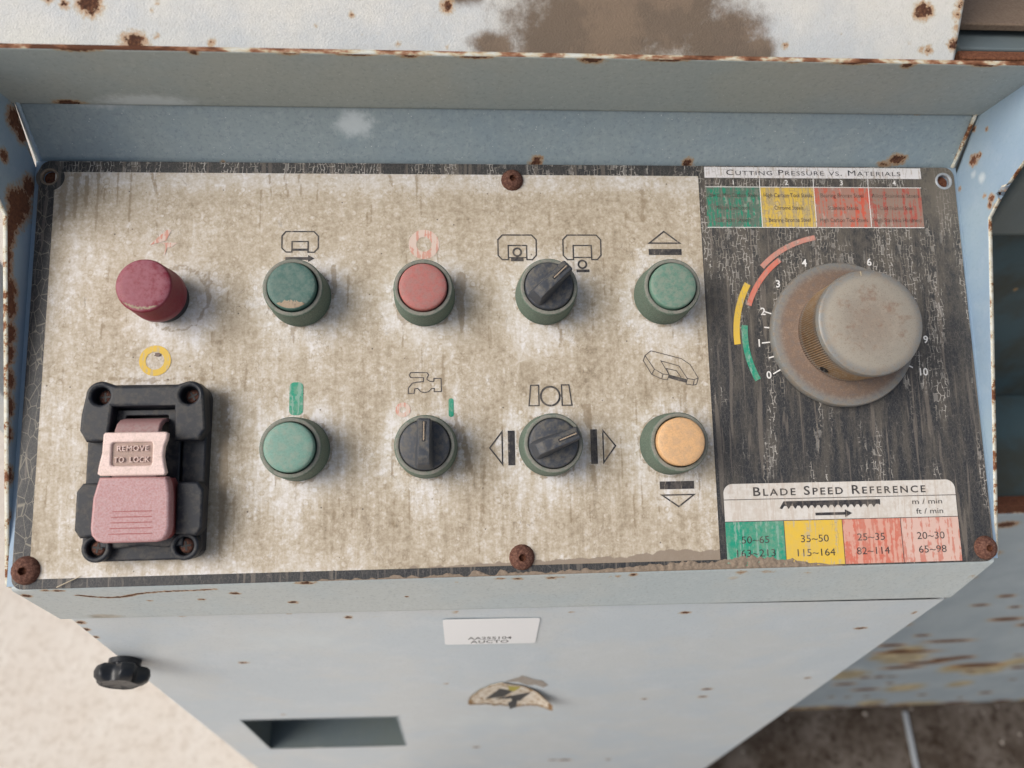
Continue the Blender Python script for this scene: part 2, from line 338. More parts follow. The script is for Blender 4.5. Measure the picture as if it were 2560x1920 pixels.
def metal_knob_mat():
    s = NT('corroded_aluminium', .55, .5, .15)
    x, y, z = s.sep()
    r = s.math('SQRT', s.math('ADD', s.math('MULTIPLY', x, x), s.math('MULTIPLY', y, y)))
    n = s.noise(.35, 6, .72); n2 = s.noise(1.8, 4, .75)
    c = s.mix(s.step(n, .4, .65), (.20, .205, .20), (.235, .20, .16))
    c = s.mix(s.math('MULTIPLY', s.step(z, 28.5, 29.2), s.step(r, 24, 20)), c, s.mix(n, (.31, .295, .255), (.36, .31, .245)))
    fl = s.math('MULTIPLY', s.step(s.math('ADD', r, s.math('MULTIPLY', s.math('SUBTRACT', n, .5), 9)), 34.5, 30, 0, 1), s.step(z, 9, 7, 0, 1))        # rust washed onto the flange
    side = s.math('MULTIPLY', s.step(z, 8, 10), s.step(z, 27, 21, 0, 1))
    dirn = s.step(s.math('ADD', s.math('MULTIPLY', x, -.02), s.math('MULTIPLY', y, -.012)), -.5, .35)
    topm = s.math('MULTIPLY', s.step(z, 28, 29), s.step(s.math('ADD', r, s.math('MULTIPLY', n, 26)), 34, 14, 0, .5))
    k = s.math('ADD', s.math('MULTIPLY', s.math('MAXIMUM', s.math('MULTIPLY', fl, .95), side), 1.0), topm)
    kk = s.math('MULTIPLY', k, s.step(s.math('ADD', n, s.math('MULTIPLY', n2, .5)), .42, .80, .55, 1.0), clamp=True)
    rc = s.ramp(s.math('ADD', s.math('MULTIPLY', n2, .6), s.math('MULTIPLY', n, .4)), [(.38, (.105, .062, .042)), (.5, (.18, .112, .076)), (.62, (.27, .19, .14))])
    rs = s.mix(s.step(n2, .35, .65), (.12, .06, .03), (.28, .165, .08))
    rs = s.mix(s.step(r, 24.2, 23.5), s.mix(s.step(n, .4, .6), (.30, .21, .125), (.25, .15, .07)), s.mix(n2, (.11, .062, .03), (.17, .10, .05)))
    rc = s.mix(side, rc, rs)
    c = s.mix(s.math('MULTIPLY', kk, .9), c, rc)
    speck = s.step(s.noise(1.5, 4, .7), .56, .66); c = s.mix(s.math('MULTIPLY', speck, .5), c, (.14, .085, .055))
    blot = s.math('MULTIPLY', s.step(s.noise(.12, 5, .75, off=(7, 1, 1)), .50, .66), s.step(r, 24, 14)); c = s.mix(s.math('MULTIPLY', s.math('MULTIPLY', blot, s.step(z, 28, 29)), .65), c, (.22, .13, .085))
    s.col(c); s.bump(n2, .15, .0003); s.rough(s.math('ADD', .42, s.math('MULTIPLY', kk, .4))); return s.m
M['dial'] = metal_knob_mat()
def grey_rim():
    s = NT('grey_metal_rim', .45, .5, .2); n = s.noise(.8, 5, .7)
    s.col(s.mix(n, (.30, .33, .36), (.42, .44, .46))); return s.m
M['rim'] = grey_rim()

def ground_mat(name, a, b, c_, d, sc1=.012):
    s = NT(name, .92, .15)
    n = s.noise(sc1, 6, .7); n2 = s.noise(.075, 5, .8); n3 = s.noise(.16, 4, .75, stretch=(1, .6, 1))
    c = s.mix(s.step(n, .35, .68), a, b)
    c = s.mix(s.math('MULTIPLY', s.step(n2, .47, .66), .85), c, c_)
    c = s.mix(s.math('MULTIPLY', s.step(n3, .55, .70), .6), c, d)
    s.col(c); s.bump(n2, .6, .002); return s.m
M['concrete'] = ground_mat('pale_concrete', (.60, .54, .475), (.64, .59, .53), (.48, .415, .35), (.41, .35, .29))
M['oily'] = ground_mat('oily_dirt_floor', (.06, .045, .034), (.14, .118, .10), (.025, .015, .009), (.17, .15, .13), .012)
M['mud'] = rust_mat('dried_mud', (.18, .14, .105), (.235, .185, .14), (.29, .23, .18), .35)
M['brown_dust'] = rust_mat('brown_dust_layer', (.12, .085, .06), (.165, .12, .088), (.20, .15, .11), .6)
M['sticker'] = plastic('clean_white_label', (.88, .89, .90), dust=0.0, rough=.35, bump=.02, alt=(.86, .88, .90))
M['sticker_ink'] = plastic('label_black_ink', (.03, .03, .035), dust=0)
def warn_mat():
    s = NT('torn_warning_paper', .6, .3); n = s.noise(.22, 5, .7); n2 = s.noise(.9, 3)
    c = s.ramp(n, [(.38, (.28, .16, .06)), (.47, (.58, .51, .41)), (.7, (.72, .69, .64))]); s.col(c)
    s.bump(n2, .3, .0004); return s.m
M['warn'] = warn_mat()
M['warn_edge'] = plastic('browned_paper_edge', (.22, .12, .05), (.45, .33, .18), .7, .7)
M['warn_yellow'] = plastic('old_yellow_print', (.42, .36, .05), (.4, .35, .2), .5, .6)
M['warn_ink'] = plastic('warning_black_print', (.035, .04, .045), dust=0.1)
M['resid'] = plastic('old_glue_residue', (.33, .29, .25), (.42, .40, .37), .6, .9)
M['straw'] = plastic('dry_straw', (.45, .38, .26), dust=0)

# ------------------------------------------------------------------ object helpers
def link(o, parent=None):
    col.objects.link(o)
    if parent is not None: o.parent = parent
    return o
def mesh_obj(name, verts, faces, mat, parent=None, loc=(0, 0, 0), smooth=False, angle=None):
    me = bpy.data.meshes.new(name); me.from_pydata([tuple(v) for v in verts], [], faces); me.validate()
    for m_ in (mat if isinstance(mat, (list, tuple)) else [mat]): me.materials.append(m_)
    if smooth: me.shade_smooth()
    if angle is not None: me.shade_smooth(); me.set_sharp_from_angle(angle=R(angle))
    o = bpy.data.objects.new(name, me); o.location = loc
    return link(o, parent)
def bm_obj(name, bm, mat, parent=None, loc=(0, 0, 0), angle=40, bevel=None):
    bmesh.ops.recalc_face_normals(bm, faces=bm.faces)
    me = bpy.data.meshes.new(name); bm.to_mesh(me); bm.free()
    for m_ in (mat if isinstance(mat, (list, tuple)) else [mat]): me.materials.append(m_)
    me.shade_smooth(); me.set_sharp_from_angle(angle=R(angle))
    o = bpy.data.objects.new(name, me); o.location = loc; link(o, parent)
    if bevel:
        b = o.modifiers.new('bevel', 'BEVEL'); b.width = bevel; b.segments = 3; b.limit_method = 'ANGLE'; b.angle_limit = R(30)
    return o
def root(name, label, cat, loc=(0, 0, 0), rot=(0, 0, 0), group=None):
    o = bpy.data.objects.new(name, None); o.empty_display_size = .05; o.location = loc; o.rotation_euler = rot
    link(o); o['label'] = label; o['category'] = cat
    if group: o['group'] = group
    return o
def mmv(pts): return [(a / 1000, b / 1000) for a, b in pts]
def lathe(profile, seg=64, mod=None):
    """profile [(r,z)] in mm -> bm ; mod(i,k,r,z)->r"""
    bm = bmesh.new(); rings = []
    for k, (r, z) in enumerate(profile):
        if r == 0: rings.append([bm.verts.new((0, 0, z / 1000))]); continue
        ring = []
        for i in range(seg):
            rr = mod(i, k, r, z) if mod else r
            a = 2 * math.pi * i / seg; ring.append(bm.verts.new((rr / 1000 * math.cos(a), rr / 1000 * math.sin(a), z / 1000)))
        rings.append(ring)
    for a, b in zip(rings, rings[1:]):
        if len(a) == 1 and len(b) == 1: continue
        for i in range(seg):
            j = (i + 1) % seg
            if len(a) == 1: bm.faces.new((a[0], b[i], b[j]))
            elif len(b) == 1: bm.faces.new((a[i], a[j], b[0]))
            else: bm.faces.new((a[i], a[j], b[j], b[i]))
    return bm
def shape2d(name, outlines, z0, z1, mat, parent=None, loc=(0, 0, 0), bevel=0.0, angle=35):
    """outlines in mm (first outer, the rest holes); solid between z0 and z1 (mm); flat if z0==z1"""
    cu = bpy.data.curves.new('tmp', 'CURVE'); cu.dimensions = '2D'; cu.fill_mode = 'BOTH'
    h = (z1 - z0) / 2000
    for ol in outlines:
        sp = cu.splines.new('POLY'); sp.points.add(len(ol) - 1); sp.use_cyclic_u = True
        for k, (x, y) in enumerate(ol): sp.points[k].co = (x / 1000, y / 1000, 0, 1)
    if bevel > 0:
        cu.bevel_depth = bevel / 1000; cu.bevel_resolution = 2; cu.offset = -bevel / 1000; cu.extrude = max(h - bevel / 1000, 0)
    else: cu.extrude = h
    me = curve_mesh(cu, name, angle)
    for m_ in (mat if isinstance(mat, (list, tuple)) else [mat]): me.materials.append(m_)
    me.transform(Matrix.Translation((0, 0, (z0 + z1) / 2000)))
    o = bpy.data.objects.new(name, me); o.location = loc
    return link(o, parent)
def curve_mesh(cu, name, angle=35):
    t = bpy.data.objects.new('tmp', cu); col.objects.link(t)
    dg = bpy.context.evaluated_depsgraph_get(); me = bpy.data.meshes.new_from_object(t.evaluated_get(dg))
    bpy.data.objects.remove(t); bpy.data.curves.remove(cu); me.name = name; me.materials.clear()
    me.shade_smooth(); me.set_sharp_from_angle(angle=R(angle)); return me
def rrect(x0, y0, x1, y1, r, n=6):
    p = []
    for cx, cy, a0 in ((x1 - r, y1 - r, 0), (x0 + r, y1 - r, 90), (x0 + r, y0 + r, 180), (x1 - r, y0 + r, 270)):
        for k in range(n + 1):
            a = R(a0 + 90 * k / n); p.append((cx + r * math.cos(a), cy + r * math.sin(a)))
    return p
def circ(x, y, r, n=40, ry=None):
    return [(x + r * math.cos(2 * math.pi * k / n), y + (ry or r) * math.sin(2 * math.pi * k / n)) for k in range(n)]
def arc_pts(cx, cy, r, a0, a1, n=24):
    return [(cx + r * math.cos(R(a0 + (a1 - a0) * k / n)), cy + r * math.sin(R(a0 + (a1 - a0) * k / n))) for k in range(n + 1)]
def flat(name, polys, z, mat, parent):
    """flat print made of simple polygons (mm)"""
    v, f = [], []
    for p in polys:
        k = len(v); v += [(x / 1000, y / 1000, z / 1000) for x, y in p]; f.append(list(range(k, k + len(p))))
    return mesh_obj(name, v, f, mat, parent)
def stroke_polys(pts, w, closed=True):
    n = len(pts); out = []
    P = [Vector(p) for p in pts]
    off = []
    for i in range(n):
        a = P[i - 1] if (i > 0 or closed) else None; b = P[(i + 1) % n] if (i < n - 1 or closed) else None
        d1 = (P[i] - a).normalized() if a is not None else None; d2 = (b - P[i]).normalized() if b is not None else None
        if d1 is None: d1 = d2
        if d2 is None: d2 = d1
        n1 = Vector((-d1.y, d1.x)); n2 = Vector((-d2.y, d2.x)); m = (n1 + n2)
        if m.length < 1e-4: m = n1
        m.normalize(); s = 1 / max(m.dot(n1), .35); off.append(m * s * w / 2)
    for i in range(n if closed else n - 1):
        j = (i + 1) % n
        out.append([tuple(P[i] + off[i]), tuple(P[i] - off[i]), tuple(P[j] - off[j]), tuple(P[j] + off[j])])
    return out
def text_obj(name, body, x, y, size, mat, parent, z=.42, align='CENTER', width=None, smallcaps=False, spacing=1.0, bold=0.0, rot=0.0, skewfix=0.0, sx=None, ext=0.0):
    """x,y in mm = anchor of the text (centre of the line, vertical centre of capitals); size = capital height mm"""
    cu = bpy.data.curves.new('tmp', 'FONT'); cu.body = body; cu.size = 1.0; cu.space_character = spacing; cu.offset = bold
    cu.resolution_u = 3; cu.extrude = ext
    if smallcaps:
        cu.small_caps_scale = .78
        for k, ch in enumerate(body):
            if ch.islower(): cu.body_format[k].use_small_caps = True
    me = curve_mesh(cu, name)
    co = np.empty(len(me.vertices) * 3); me.vertices.foreach_get('co', co); co = co.reshape(-1, 3)
    cap = .69
    k = size / cap / 1000
    x0, x1 = co[:, 0].min(), co[:, 0].max()
    kx = k if width is None else width / 1000 / (x1 - x0)
    if sx: kx = k * sx
    X = (co[:, 0] - (x0 + x1) / 2) * kx; Y = (co[:, 1] - cap / 2) * k
    if align == 'LEFT': X += (x1 - x0) / 2 * kx
    c, s = math.cos(rot), math.sin(rot)
    co2 = np.stack([x / 1000 + X * c - Y * s, y / 1000 + X * s + Y * c, co[:, 2] * k + z / 1000], 1)
    me.vertices.foreach_set('co', co2.ravel()); me.materials.append(mat); me.update()
    o = bpy.data.objects.new(name, me); return link(o, parent)

def field(co, spots, noise_amp=0.25):
    """rust field: spots = [(x,y,z,r[,elong_x])] metres/mm -> value per vertex"""
    v = np.zeros(len(co))
    for s in spots:
        d = co - np.array(s[:3]) / 1000.0
        if len(s) > 4: d = d / np.array([s[4], 1, 1])
        dist = np.linalg.norm(d, axis=1) * 1000
        v = np.maximum(v, 1.02 - dist / (s[3] * 1.25))
    return np.clip(v, 0, 1)
def set_attr(me, name, arr):
    a = me.attributes.new(name, 'FLOAT', 'POINT'); a.data.foreach_set('value', arr.astype(np.float32))
def ruled(name, A, B, nA, nB, mats, parent, rust=(), dust=(), pale=(), thick=0.0, toward=None, jitter=0.0, angle=40, dz=True, extra=None):
    """sheet between two polylines A and B (same number of 3D points, metres). nA: steps per segment, nB: steps across"""
    rows = []
    for s in range(len(A) - 1):
        n = nA[s]
        for k in range(n + (1 if s == len(A) - 2 else 0)):
            t = k / n; rows.append((np.array(A[s]) * (1 - t) + np.array(A[s + 1]) * t, np.array(B[s]) * (1 - t) + np.array(B[s + 1]) * t))
    T = np.linspace(0, 1, nB + 1)[:, None]
    co = np.concatenate([a * (1 - T) + b * T for a, b in rows]); nr = len(rows); nc = nB + 1
    idx = np.arange(nr * nc).reshape(nr, nc)
    q = np.stack([idx[:-1, :-1], idx[1:, :-1], idx[1:, 1:], idx[:-1, 1:]], -1).reshape(-1, 4)
    me = bpy.data.meshes.new(name)
    f0 = co[q[0]]; nrm = np.cross(f0[1] - f0[0], f0[2] - f0[0])
    tw = np.array(toward if toward is not None else (0, -.25, 1.0))
    if nrm @ (tw - co.mean(0)) < 0: q = q[:, ::-1]
    off = np.array([0, 0, ZO if dz else 0])
    me.from_pydata(co + off, [], q.tolist())
    for m_ in mats: me.materials.append(m_)
    set_attr(me, 'rust', field(co, rust)); set_attr(me, 'dust', field(co, dust)); set_attr(me, 'pale', field(co, pale))
    me.shade_smooth(); me.set_sharp_from_angle(angle=R(angle))
    o = bpy.data.objects.new(name, me); link(o, parent)
    if thick:
        m_ = o.modifiers.new('thickness', 'SOLIDIFY'); m_.thickness = thick; m_.offset = -1
        if len(mats) > 1: m_.material_offset_rim = 1
    return o
def box(name, x0, x1, y0, y1, z0, z1, mat, parent=None, bevel=None, loc=(0, 0, 0)):
    bm = bmesh.new(); bmesh.ops.create_cube(bm, size=1)
    for v in bm.verts: v.co = ((x0 + x1) / 2 + v.co.x * (x1 - x0), (y0 + y1) / 2 + v.co.y * (y1 - y0), (z0 + z1) / 2 + v.co.z * (z1 - z0))
    return bm_obj(name, bm, mat, parent, loc, bevel=bevel)

# ================================================================== SETTING
bm = bmesh.new(); bmesh.ops.create_grid(bm, x_segments=2, y_segments=2, size=15)
g = bm_obj('ground', bm, M['concrete']); g['kind'] = 'structure'
# oily dirt spread under the machine: an irregular patch lying on the concrete
pp = []
for k in range(140):
    a = 2 * math.pi * k / 140; rx, ry = 1.45, 1.5
    r_ = 1 + .05 * mnoise.noise(Vector((math.cos(a) * 3, math.sin(a) * 3, 1))) + .02 * mnoise.noise(Vector((math.cos(a) * 14, math.sin(a) * 14, 5)))
    ex = (abs(math.cos(a)) ** 4 + abs(math.sin(a)) ** 4) ** -.25
    pp.append(((1.33 + rx * ex * r_ * math.cos(a)) * 1000, (.75 + ry * ex * r_ * math.sin(a)) * 1000))
d = shape2d('dirt_patch', [pp], 4, 4, M['oily']); d['kind'] = 'structure'

# ================================================================== CONTROL CABINET
def fy(x): return -.084 - .0175 * x           # front sheet depth across the width
XL, XR = -.2285, .2285
cab = root('control_cabinet', 'pale blue-grey painted steel cabinet with rusty folded hood and side plates around the panel', 'cabinet')
P0, P1, P2 = (.0893, .0435), (.0975, .0735), (.0748, .1135)
def hoodline(y, z, ext=.075): return [(-.2285 - ext, y, z), (.2285 + ext, y, z)]
lower_rust = [(10.7, 91.4, 46.9, 4), (8, 91.4, 45.2, 3), (13.2, 91.6, 48.5, 2), (87.7, 91.5, 46.5, 4), (197.2, 91.9, 49.3, 4, 1.6), (191, 91.9, 46.6, 3, 2), (-143, 91, 45, 2.2), (199.3, 97.2, 73.5, 2.5), (120, 91, 44.5, 1.6, 6), (70, 91, 44.3, 1.4, 8), (165, 91, 44.5, 1.5, 5)]
ruled('lower_back_plate', [(-.2305, *P0), (.2305, *P0)], [(-.2305, *P1), (.2305, *P1)], [400], 34, [M['hood'], M['edge']], cab,
      rust=lower_rust, pale=[(-77.7, 95.4, 64, 9, 1.3), (-191, 97.5, 75.5, 7, 3.5)], thick=.002)
up_rust = [(28.3, 74.6, 112.6, 4.5, 1.6), (-134.6, 74.6, 112.9, 3), (114.6, 73, 113.6, 3, 2), (166.3, 74.3, 112.2, 4), (-47.6, 73.8, 113, 3, 2.5), (-97, 73.7, 113.2, 3, 2), (-20, 74.5, 113.3, 2.5, 4), (60, 74.5, 113.3, 2.2, 6), (-180, 74.5, 113.3, 2.2, 5), (140, 74.5, 113.3, 2.2, 5), (-70, 74.5, 113.3, 2, 6), (200, 74.5, 113.3, 2.2, 4), (-205, 96.5, 74.5, 3.5, 2.5)]
ruled('upper_back_plate', hoodline(*P1), hoodline(*P2), [420], 40, [M['hood_dusty'], M['edge']], cab,
      rust=up_rust, pale=[(-170, 96, 76, 9, 3.2)], thick=.002)
# side plates
def side_plate(sx, rust, pale=()):
    x = sx * .2305
    A = [(-.0842, -.0535), (.045, .016), (.0495, .0205), (.085, .038), (.0975, .0735)]
    Bq = [(-.0844, -.0503), (.0507, .0462), (.0535, .060), (.0540, .112), (.0748, .1137)]
    A3 = [(x, a, b) for a, b in A]; B3 = [(x, a, b) for a, b in Bq]
    o = ruled('side_plate', A3, B3, [110, 6, 30, 20], 40, [M['side'], M['edge2']], cab, rust=rust, pale=pale, thick=.002, toward=(0, 0, 0))
    return o
rr = [(229.5, 81.7, 56.4, 4.2), (229.5, 80.2, 60.5, 2.5), (229.5, 61.2, 50.8, 2), (229.5, 56.5, 53.4, 3), (229.5, 54.5, 50.5, 2.5), (229.5, 78.7, 40.7, 2), (229.5, 85.9, 71.6, 2), (229.5, 94, 66, 2.5),
      (229.5, 51.4, 62, 3), (229.5, 49.8, 53, 3.5), (229.5, 47, 49, 3), (229.5, 42, 45.2, 3), (229.5, 24, 31.5, 1.6), (229.5, 10, 22, 1.5), (229.5, -12, 5.5, 3.2), (229.5, -39, -14, 3), (229.5, -60, -28, 2), (229.5, -76, -40, 3), (229.5, -83, -45, 3)]
side_plate(1, rr, [(229.5, 70, 55, 4), (229.5, 76, 52, 3)])
lr = [(q[0], q[1], q[2], q[3] * 1.5) for q in [(-229.5, 90.5, 68, 5), (-229.5, 89.8, 60.6, 4), (-229.5, 92.5, 50, 3.5), (-229.5, 64.6, 41.5, 7), (-229.5, 57, 42, 6.5), (-229.5, 60, 47, 5), (-229.5, 50.9, 41.5, 5), (-229.5, 44, 40.5, 5), (-229.5, 74.7, 42.3, 5), (-229.5, 70.4, 63.1, 3),
      (-229.5, 41, 40, 5), (-229.5, 35, 37, 5), (-229.5, 29.9, 33.8, 5), (-229.5, 24, 26, 5.5), (-229.5, 18, 21, 5), (-229.5, 16, 24, 4.5), (-229.5, 8, 14.5, 5), (-229.5, 0, 10.5, 5.2), (-229.5, -10, 3.4, 5), (-229.5, -20, -3, 5), (-229.5, -30, -10, 4), (-229.5, -45, -21, 4), (-229.5, -60, -31, 3)]]
side_plate(-1, lr)
# weld bead on the right-hand seam and on the left-hand one
for sx in (1, -1):
    bm = bmesh.new(); pts = [Vector((sx * .2285, .0905, .0455)), Vector((sx * .2285, .0968, .0735)), Vector((sx * .2285, .086, .0935)), Vector((sx * .2285, .0755, .112))]
    prev = None; N_ = 70
    for k in range(N_ + 1):
        t = k / N_ * 3; i = min(int(t), 2); p = pts[i].lerp(pts[i + 1], t - i) + Vector((0, -.0006, 0))
        r_ = .0009 + .0005 * mnoise.noise(Vector((k * .6, sx, 0)))
        ring = [bm.verts.new(p + Vector((r_ * math.cos(a), -abs(r_) * math.sin(a) * 1.0, r_ * .3 * math.sin(a))) + Vector((0, 0, ZO))) for a in np.linspace(0, 2 * math.pi, 9)[:-1]]
        if prev:
            for j in range(8): bm.faces.new((prev[j], prev[(j + 1) % 8], ring[(j + 1) % 8], ring[j]))
        prev = ring
    bm_obj('weld_seam', bm, M['edge2'] if sx > 0 else M['side'], cab)
# tray under the panel
def pw(x, y, z): v = Vector((0, 0, 0)) + U * y + Nn * z; return (x, v.y, v.z)
ruled('panel_tray', [pw(-.2305, -.0985, -.0024), pw(-.2305, .1010, -.0024)], [pw(.2305, -.0985, -.0024), pw(.2305, .1010, -.0024)], [10], 20, [M['side']], cab)
# lip below the panel
LA, LB = [], []
prof = [(-.0845, -.0482), (-.0876, -.0490), (-.0883, -.0502), (-.0848, -.0972), (-.0842, -.0982), (-.0800, -.0985)]
def lipx(y, z, x): return (x, y - .0055 * (x - XL) / (XR - XL) * min(1, max(0, (-.0495 - z) / .03)) + .0012, z + (.005 * (x - XL) / (XR - XL) if z < -.09 else 0))
LA = [lipx(y, z, XL) for y, z in prof]; LB = [lipx(y, z, XR) for y, z in prof]
lip_rust = [(-204, -86.8, -59, 1.4, 1.6)]
path = [(-204, -59.0), (-198.5, -61.8), (-191.4, -64.0), (-185, -63.0), (-176.4, -59.0), (-167.4, -57.2), (-158.4, -56.8), (-149.3, -56.6), (-140.5, -55.3)]
for (a, b), (c_, d_) in zip(path, path[1:]):
    for k in range(5): t = k / 5; lip_rust.append((a + (c_ - a) * t, -86.3, b + (d_ - b) * t, 1.25 + .5 * random.random(), 1.4))
lip_rust += [(-209.5, -87, -51.7, 1.8, 2.2), (-215, -87, -51, 1.4, 2), (-134.8, -86.5, -62.5, 2.5, 1.3), (-110.8, -86.6, -78, 2.8, 1.3), (-152.1, -86.7, -70.3, 2, 1.3), (-175.8, -86.5, -70.2, 1.5, 1.3), (-225.8, -87, -57.7, 3), (-100.3, -87.8, -51, 2.4, 2.5),
             (-31.5, -88.2, -55.9, 1.8), (-2.8, -88.4, -53.5, 2.6, 1.5), (13, -88.4, -53.5, 2.6, 1.6), (18, -88.4, -53, 1.8, 2), (41.1, -88.2, -54, 1.5), (44.7, -88.2, -54, 2), (51.7, -88.5, -52.5, 3), (-11.2, -88, -52.5, 1.8, 2), (-55.8, -86.3, -73.8, 1.4),
             (104.2, -89.3, -53.4, 3.4, 1.2), (117.2, -89.3, -53.4, 2.8, 2.2), (97, -89.3, -53.4, 2), (137.7, -89, -56, 2.2, 1.6), (185.6, -90.1, -54.5, 1.6), (189, -90.1, -58.3, 1.6), (213, -91, -59, 2.8, 1.2), (79.6, -89, -51.9, 1.8), (225, -91, -60, 3), (96.7, -89, -55, 1.6), (147.5, -89.5, -55.8, 1.8), (226, -91, -66, 3.5), (221, -91, -75, 1.5, 2)]
ruled('front_lip', LA, LB, [3, 2, 38, 2, 4], 440, [M['lip'], M['edge']], cab, rust=lip_rust, dust=[(-206, -86, -94, 5, 2.2), (102, -89, -60, 3, 1.3)], pale=())
# front door sheet with a handle recess cut in it
fr_rust = [(-172.9, -79, -105, 4, 1), (-118.6, -79, -104.5, 3), (-161.6, -79, -190, 3.2, 1.5), (-223, -79, -102.9, 3), (-226, -79, -112.9, 4), (-228, -79, -123.9, 4), (-228, -79, -136.6, 3.5), (-89.1, -79, -113, 3.5), (-32.6, -79, -107, 2.4), (-74.6, -79, -112, 1.8),
           (-40.7, -79, -245.9, 2.5), (-18.4, -79, -458, 4, 1.5), (70.1, -79, -536, 6, 1.8), (58, -79, -534, 4, 2), (114, -79, -540, 4.5), (104, -79, -296.7, 3, 1.4), (145, -79, -272.4, 4, 1.6), (147, -79, -294, 3.4, 1.6), (202, -79, -143, 3, 2), (209.8, -79, -249, 2.6, 1.6), (90.9, -79, -111, 3.2, 1.5), (28.8, -79, -108, 1.8), (-163.6, -79, -321, 2.5), (222, -79, -118, 2.5)]
slot = (-.1985, -.0795, -.443, -.3345)
xs = [XL, slot[0], slot[1], XR]; zs = [-.0975, slot[3], slot[2], -.80]
fr_sp = [(a[0], fy(a[0] / 1000) * 1000, a[2], a[3] * .85, *a[4:]) for a in fr_rust]
co = []; q = []; gx = np.unique(np.concatenate([np.linspace(xs[0], xs[1], 16), np.linspace(xs[1], xs[2], 60), np.linspace(xs[2], xs[3], 150)]))
gz = np.unique(np.concatenate([np.linspace(zs[1], zs[0], 110), np.linspace(zs[2], zs[1], 50), np.linspace(-.60, zs[2], 60), np.linspace(zs[3], -.60, 20)]))
GX, GZ = np.meshgrid(gx, gz, indexing='ij'); Y_ = fy(GX) + .0006 * np.sin(GX * 14) * np.sin(GZ * 9)
co = np.stack([GX, Y_, GZ], -1).reshape(-1, 3); idx = np.arange(len(co)).reshape(GX.shape)
qs = np.stack([idx[:-1, :-1], idx[1:, :-1], idx[1:, 1:], idx[:-1, 1:]], -1).reshape(-1, 4)
cen = co[qs].mean(1); keep = ~((cen[:, 0] > slot[0]) & (cen[:, 0] < slot[1]) & (cen[:, 2] > slot[2]) & (cen[:, 2] < slot[3]))
me = bpy.data.meshes.new('front_door'); me.from_pydata(co + np.array([0, 0, ZO]), [], qs[keep].tolist())
me.materials.append(M['front']); set_attr(me, 'rust', field(co, fr_sp)); set_attr(me, 'dust', np.zeros(len(co)))
set_attr(me, 'pale', field(co, [(-120, -82, -150, 45, 1.6), (0, -84, -360, 60, 2)]) * .6); me.shade_smooth()
link(bpy.data.objects.new('front_door', me), cab)
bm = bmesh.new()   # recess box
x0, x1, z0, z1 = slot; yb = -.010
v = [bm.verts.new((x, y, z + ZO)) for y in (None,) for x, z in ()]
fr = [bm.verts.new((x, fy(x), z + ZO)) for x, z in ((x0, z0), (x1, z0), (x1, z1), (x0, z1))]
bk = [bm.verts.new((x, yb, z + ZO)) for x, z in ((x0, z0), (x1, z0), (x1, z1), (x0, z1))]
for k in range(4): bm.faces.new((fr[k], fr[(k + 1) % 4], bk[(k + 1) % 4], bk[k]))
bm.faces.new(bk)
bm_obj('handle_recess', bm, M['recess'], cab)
shape = [(x0 - .0015, z0 - .0015), (x1 + .0015, z0 - .0015), (x1 + .0015, z1 + .0015), (x0 - .0015, z1 + .0015)]
bm = bmesh.new()
for (ax, az), (bx_, bz) in zip([(x0, z0), (x1, z0), (x1, z1), (x0, z1)], [(x1, z0), (x1, z1), (x0, z1), (x0, z0)]):
    dx, dz_ = bx_ - ax, bz - az; L = math.hypot(dx, dz_); nx, nz = -dz_ / L * .0011, dx / L * .0011
    vs = [bm.verts.new((px, fy(px) - .0004, pz + ZO)) for px, pz in ((ax, az), (bx_, bz), (bx_ + nx, bz + nz), (ax + nx, az + nz))]
    bm.faces.new(vs)
bm_obj('recess_rim', bm, M['base'], cab)
# cabinet sides and back
for sx in (-1, 1):
    x = sx * .2285
    bm = bmesh.new(); pts = [(fy(x) + .0002, -.0975), (fy(x) + .0002, -.80), (.10, -.80), (.10, .035), (.086, .035), (-.083, -.052), (-.083, -.0975)]
    a = [bm.verts.new((x, y, z + ZO)) for y, z in pts]; b = [bm.verts.new((x - sx * .002, y + .0003, z + ZO)) for y, z in pts]
    bm.faces.new(a); bm.faces.new(list(reversed(b)))
    for k in range(len(pts)): bm.faces.new((a[k], a[(k + 1) % len(pts)], b[(k + 1) % len(pts)], b[k]))
    bm_obj('side_wall', bm, M['front'], cab)
box('back_wall', -.2265, .2265, .098, .100, .05, ZO + .03, M['front'], cab)
box('plinth', -.215, .215, -.060, .095, .0045, .052, M['dark_tray'], cab)

# star knob on the door edge
def star_knob(loc):
    prof_z = [(0, 0), (9.0, 0), (9.0, 3.0), (9.5, 3.6), (13.2, 4.2), (14.6, 5.2), (15.4, 8.0), (14.6, 11.2), (12.2, 13.2), (10.2, 13.8), (9.8, 13.5), (0, 13.3)]
    def mod(i, k, r, z):
        if 4 <= k <= 9:
            a = (i / 96 * 5) % 1.0; c = abs(a - .5) * 2            # c=0 in a scallop, 1 on a lobe
            dip = max(0, 1 - (c / .62) ** 2) if c < .62 else 0
            return r - 3.9 * dip * (1 if k < 8 else .65 if k == 8 else .15)
        return r
    o = bm_obj('star_knob', lathe(prof_z, 96, mod), M['knob_black'], cab, loc, angle=38)
    o.rotation_euler = (R(90), R(14), 0)
    return o
star_knob((-.2268, fy(-.2268) - .0004, ZO - .1785))

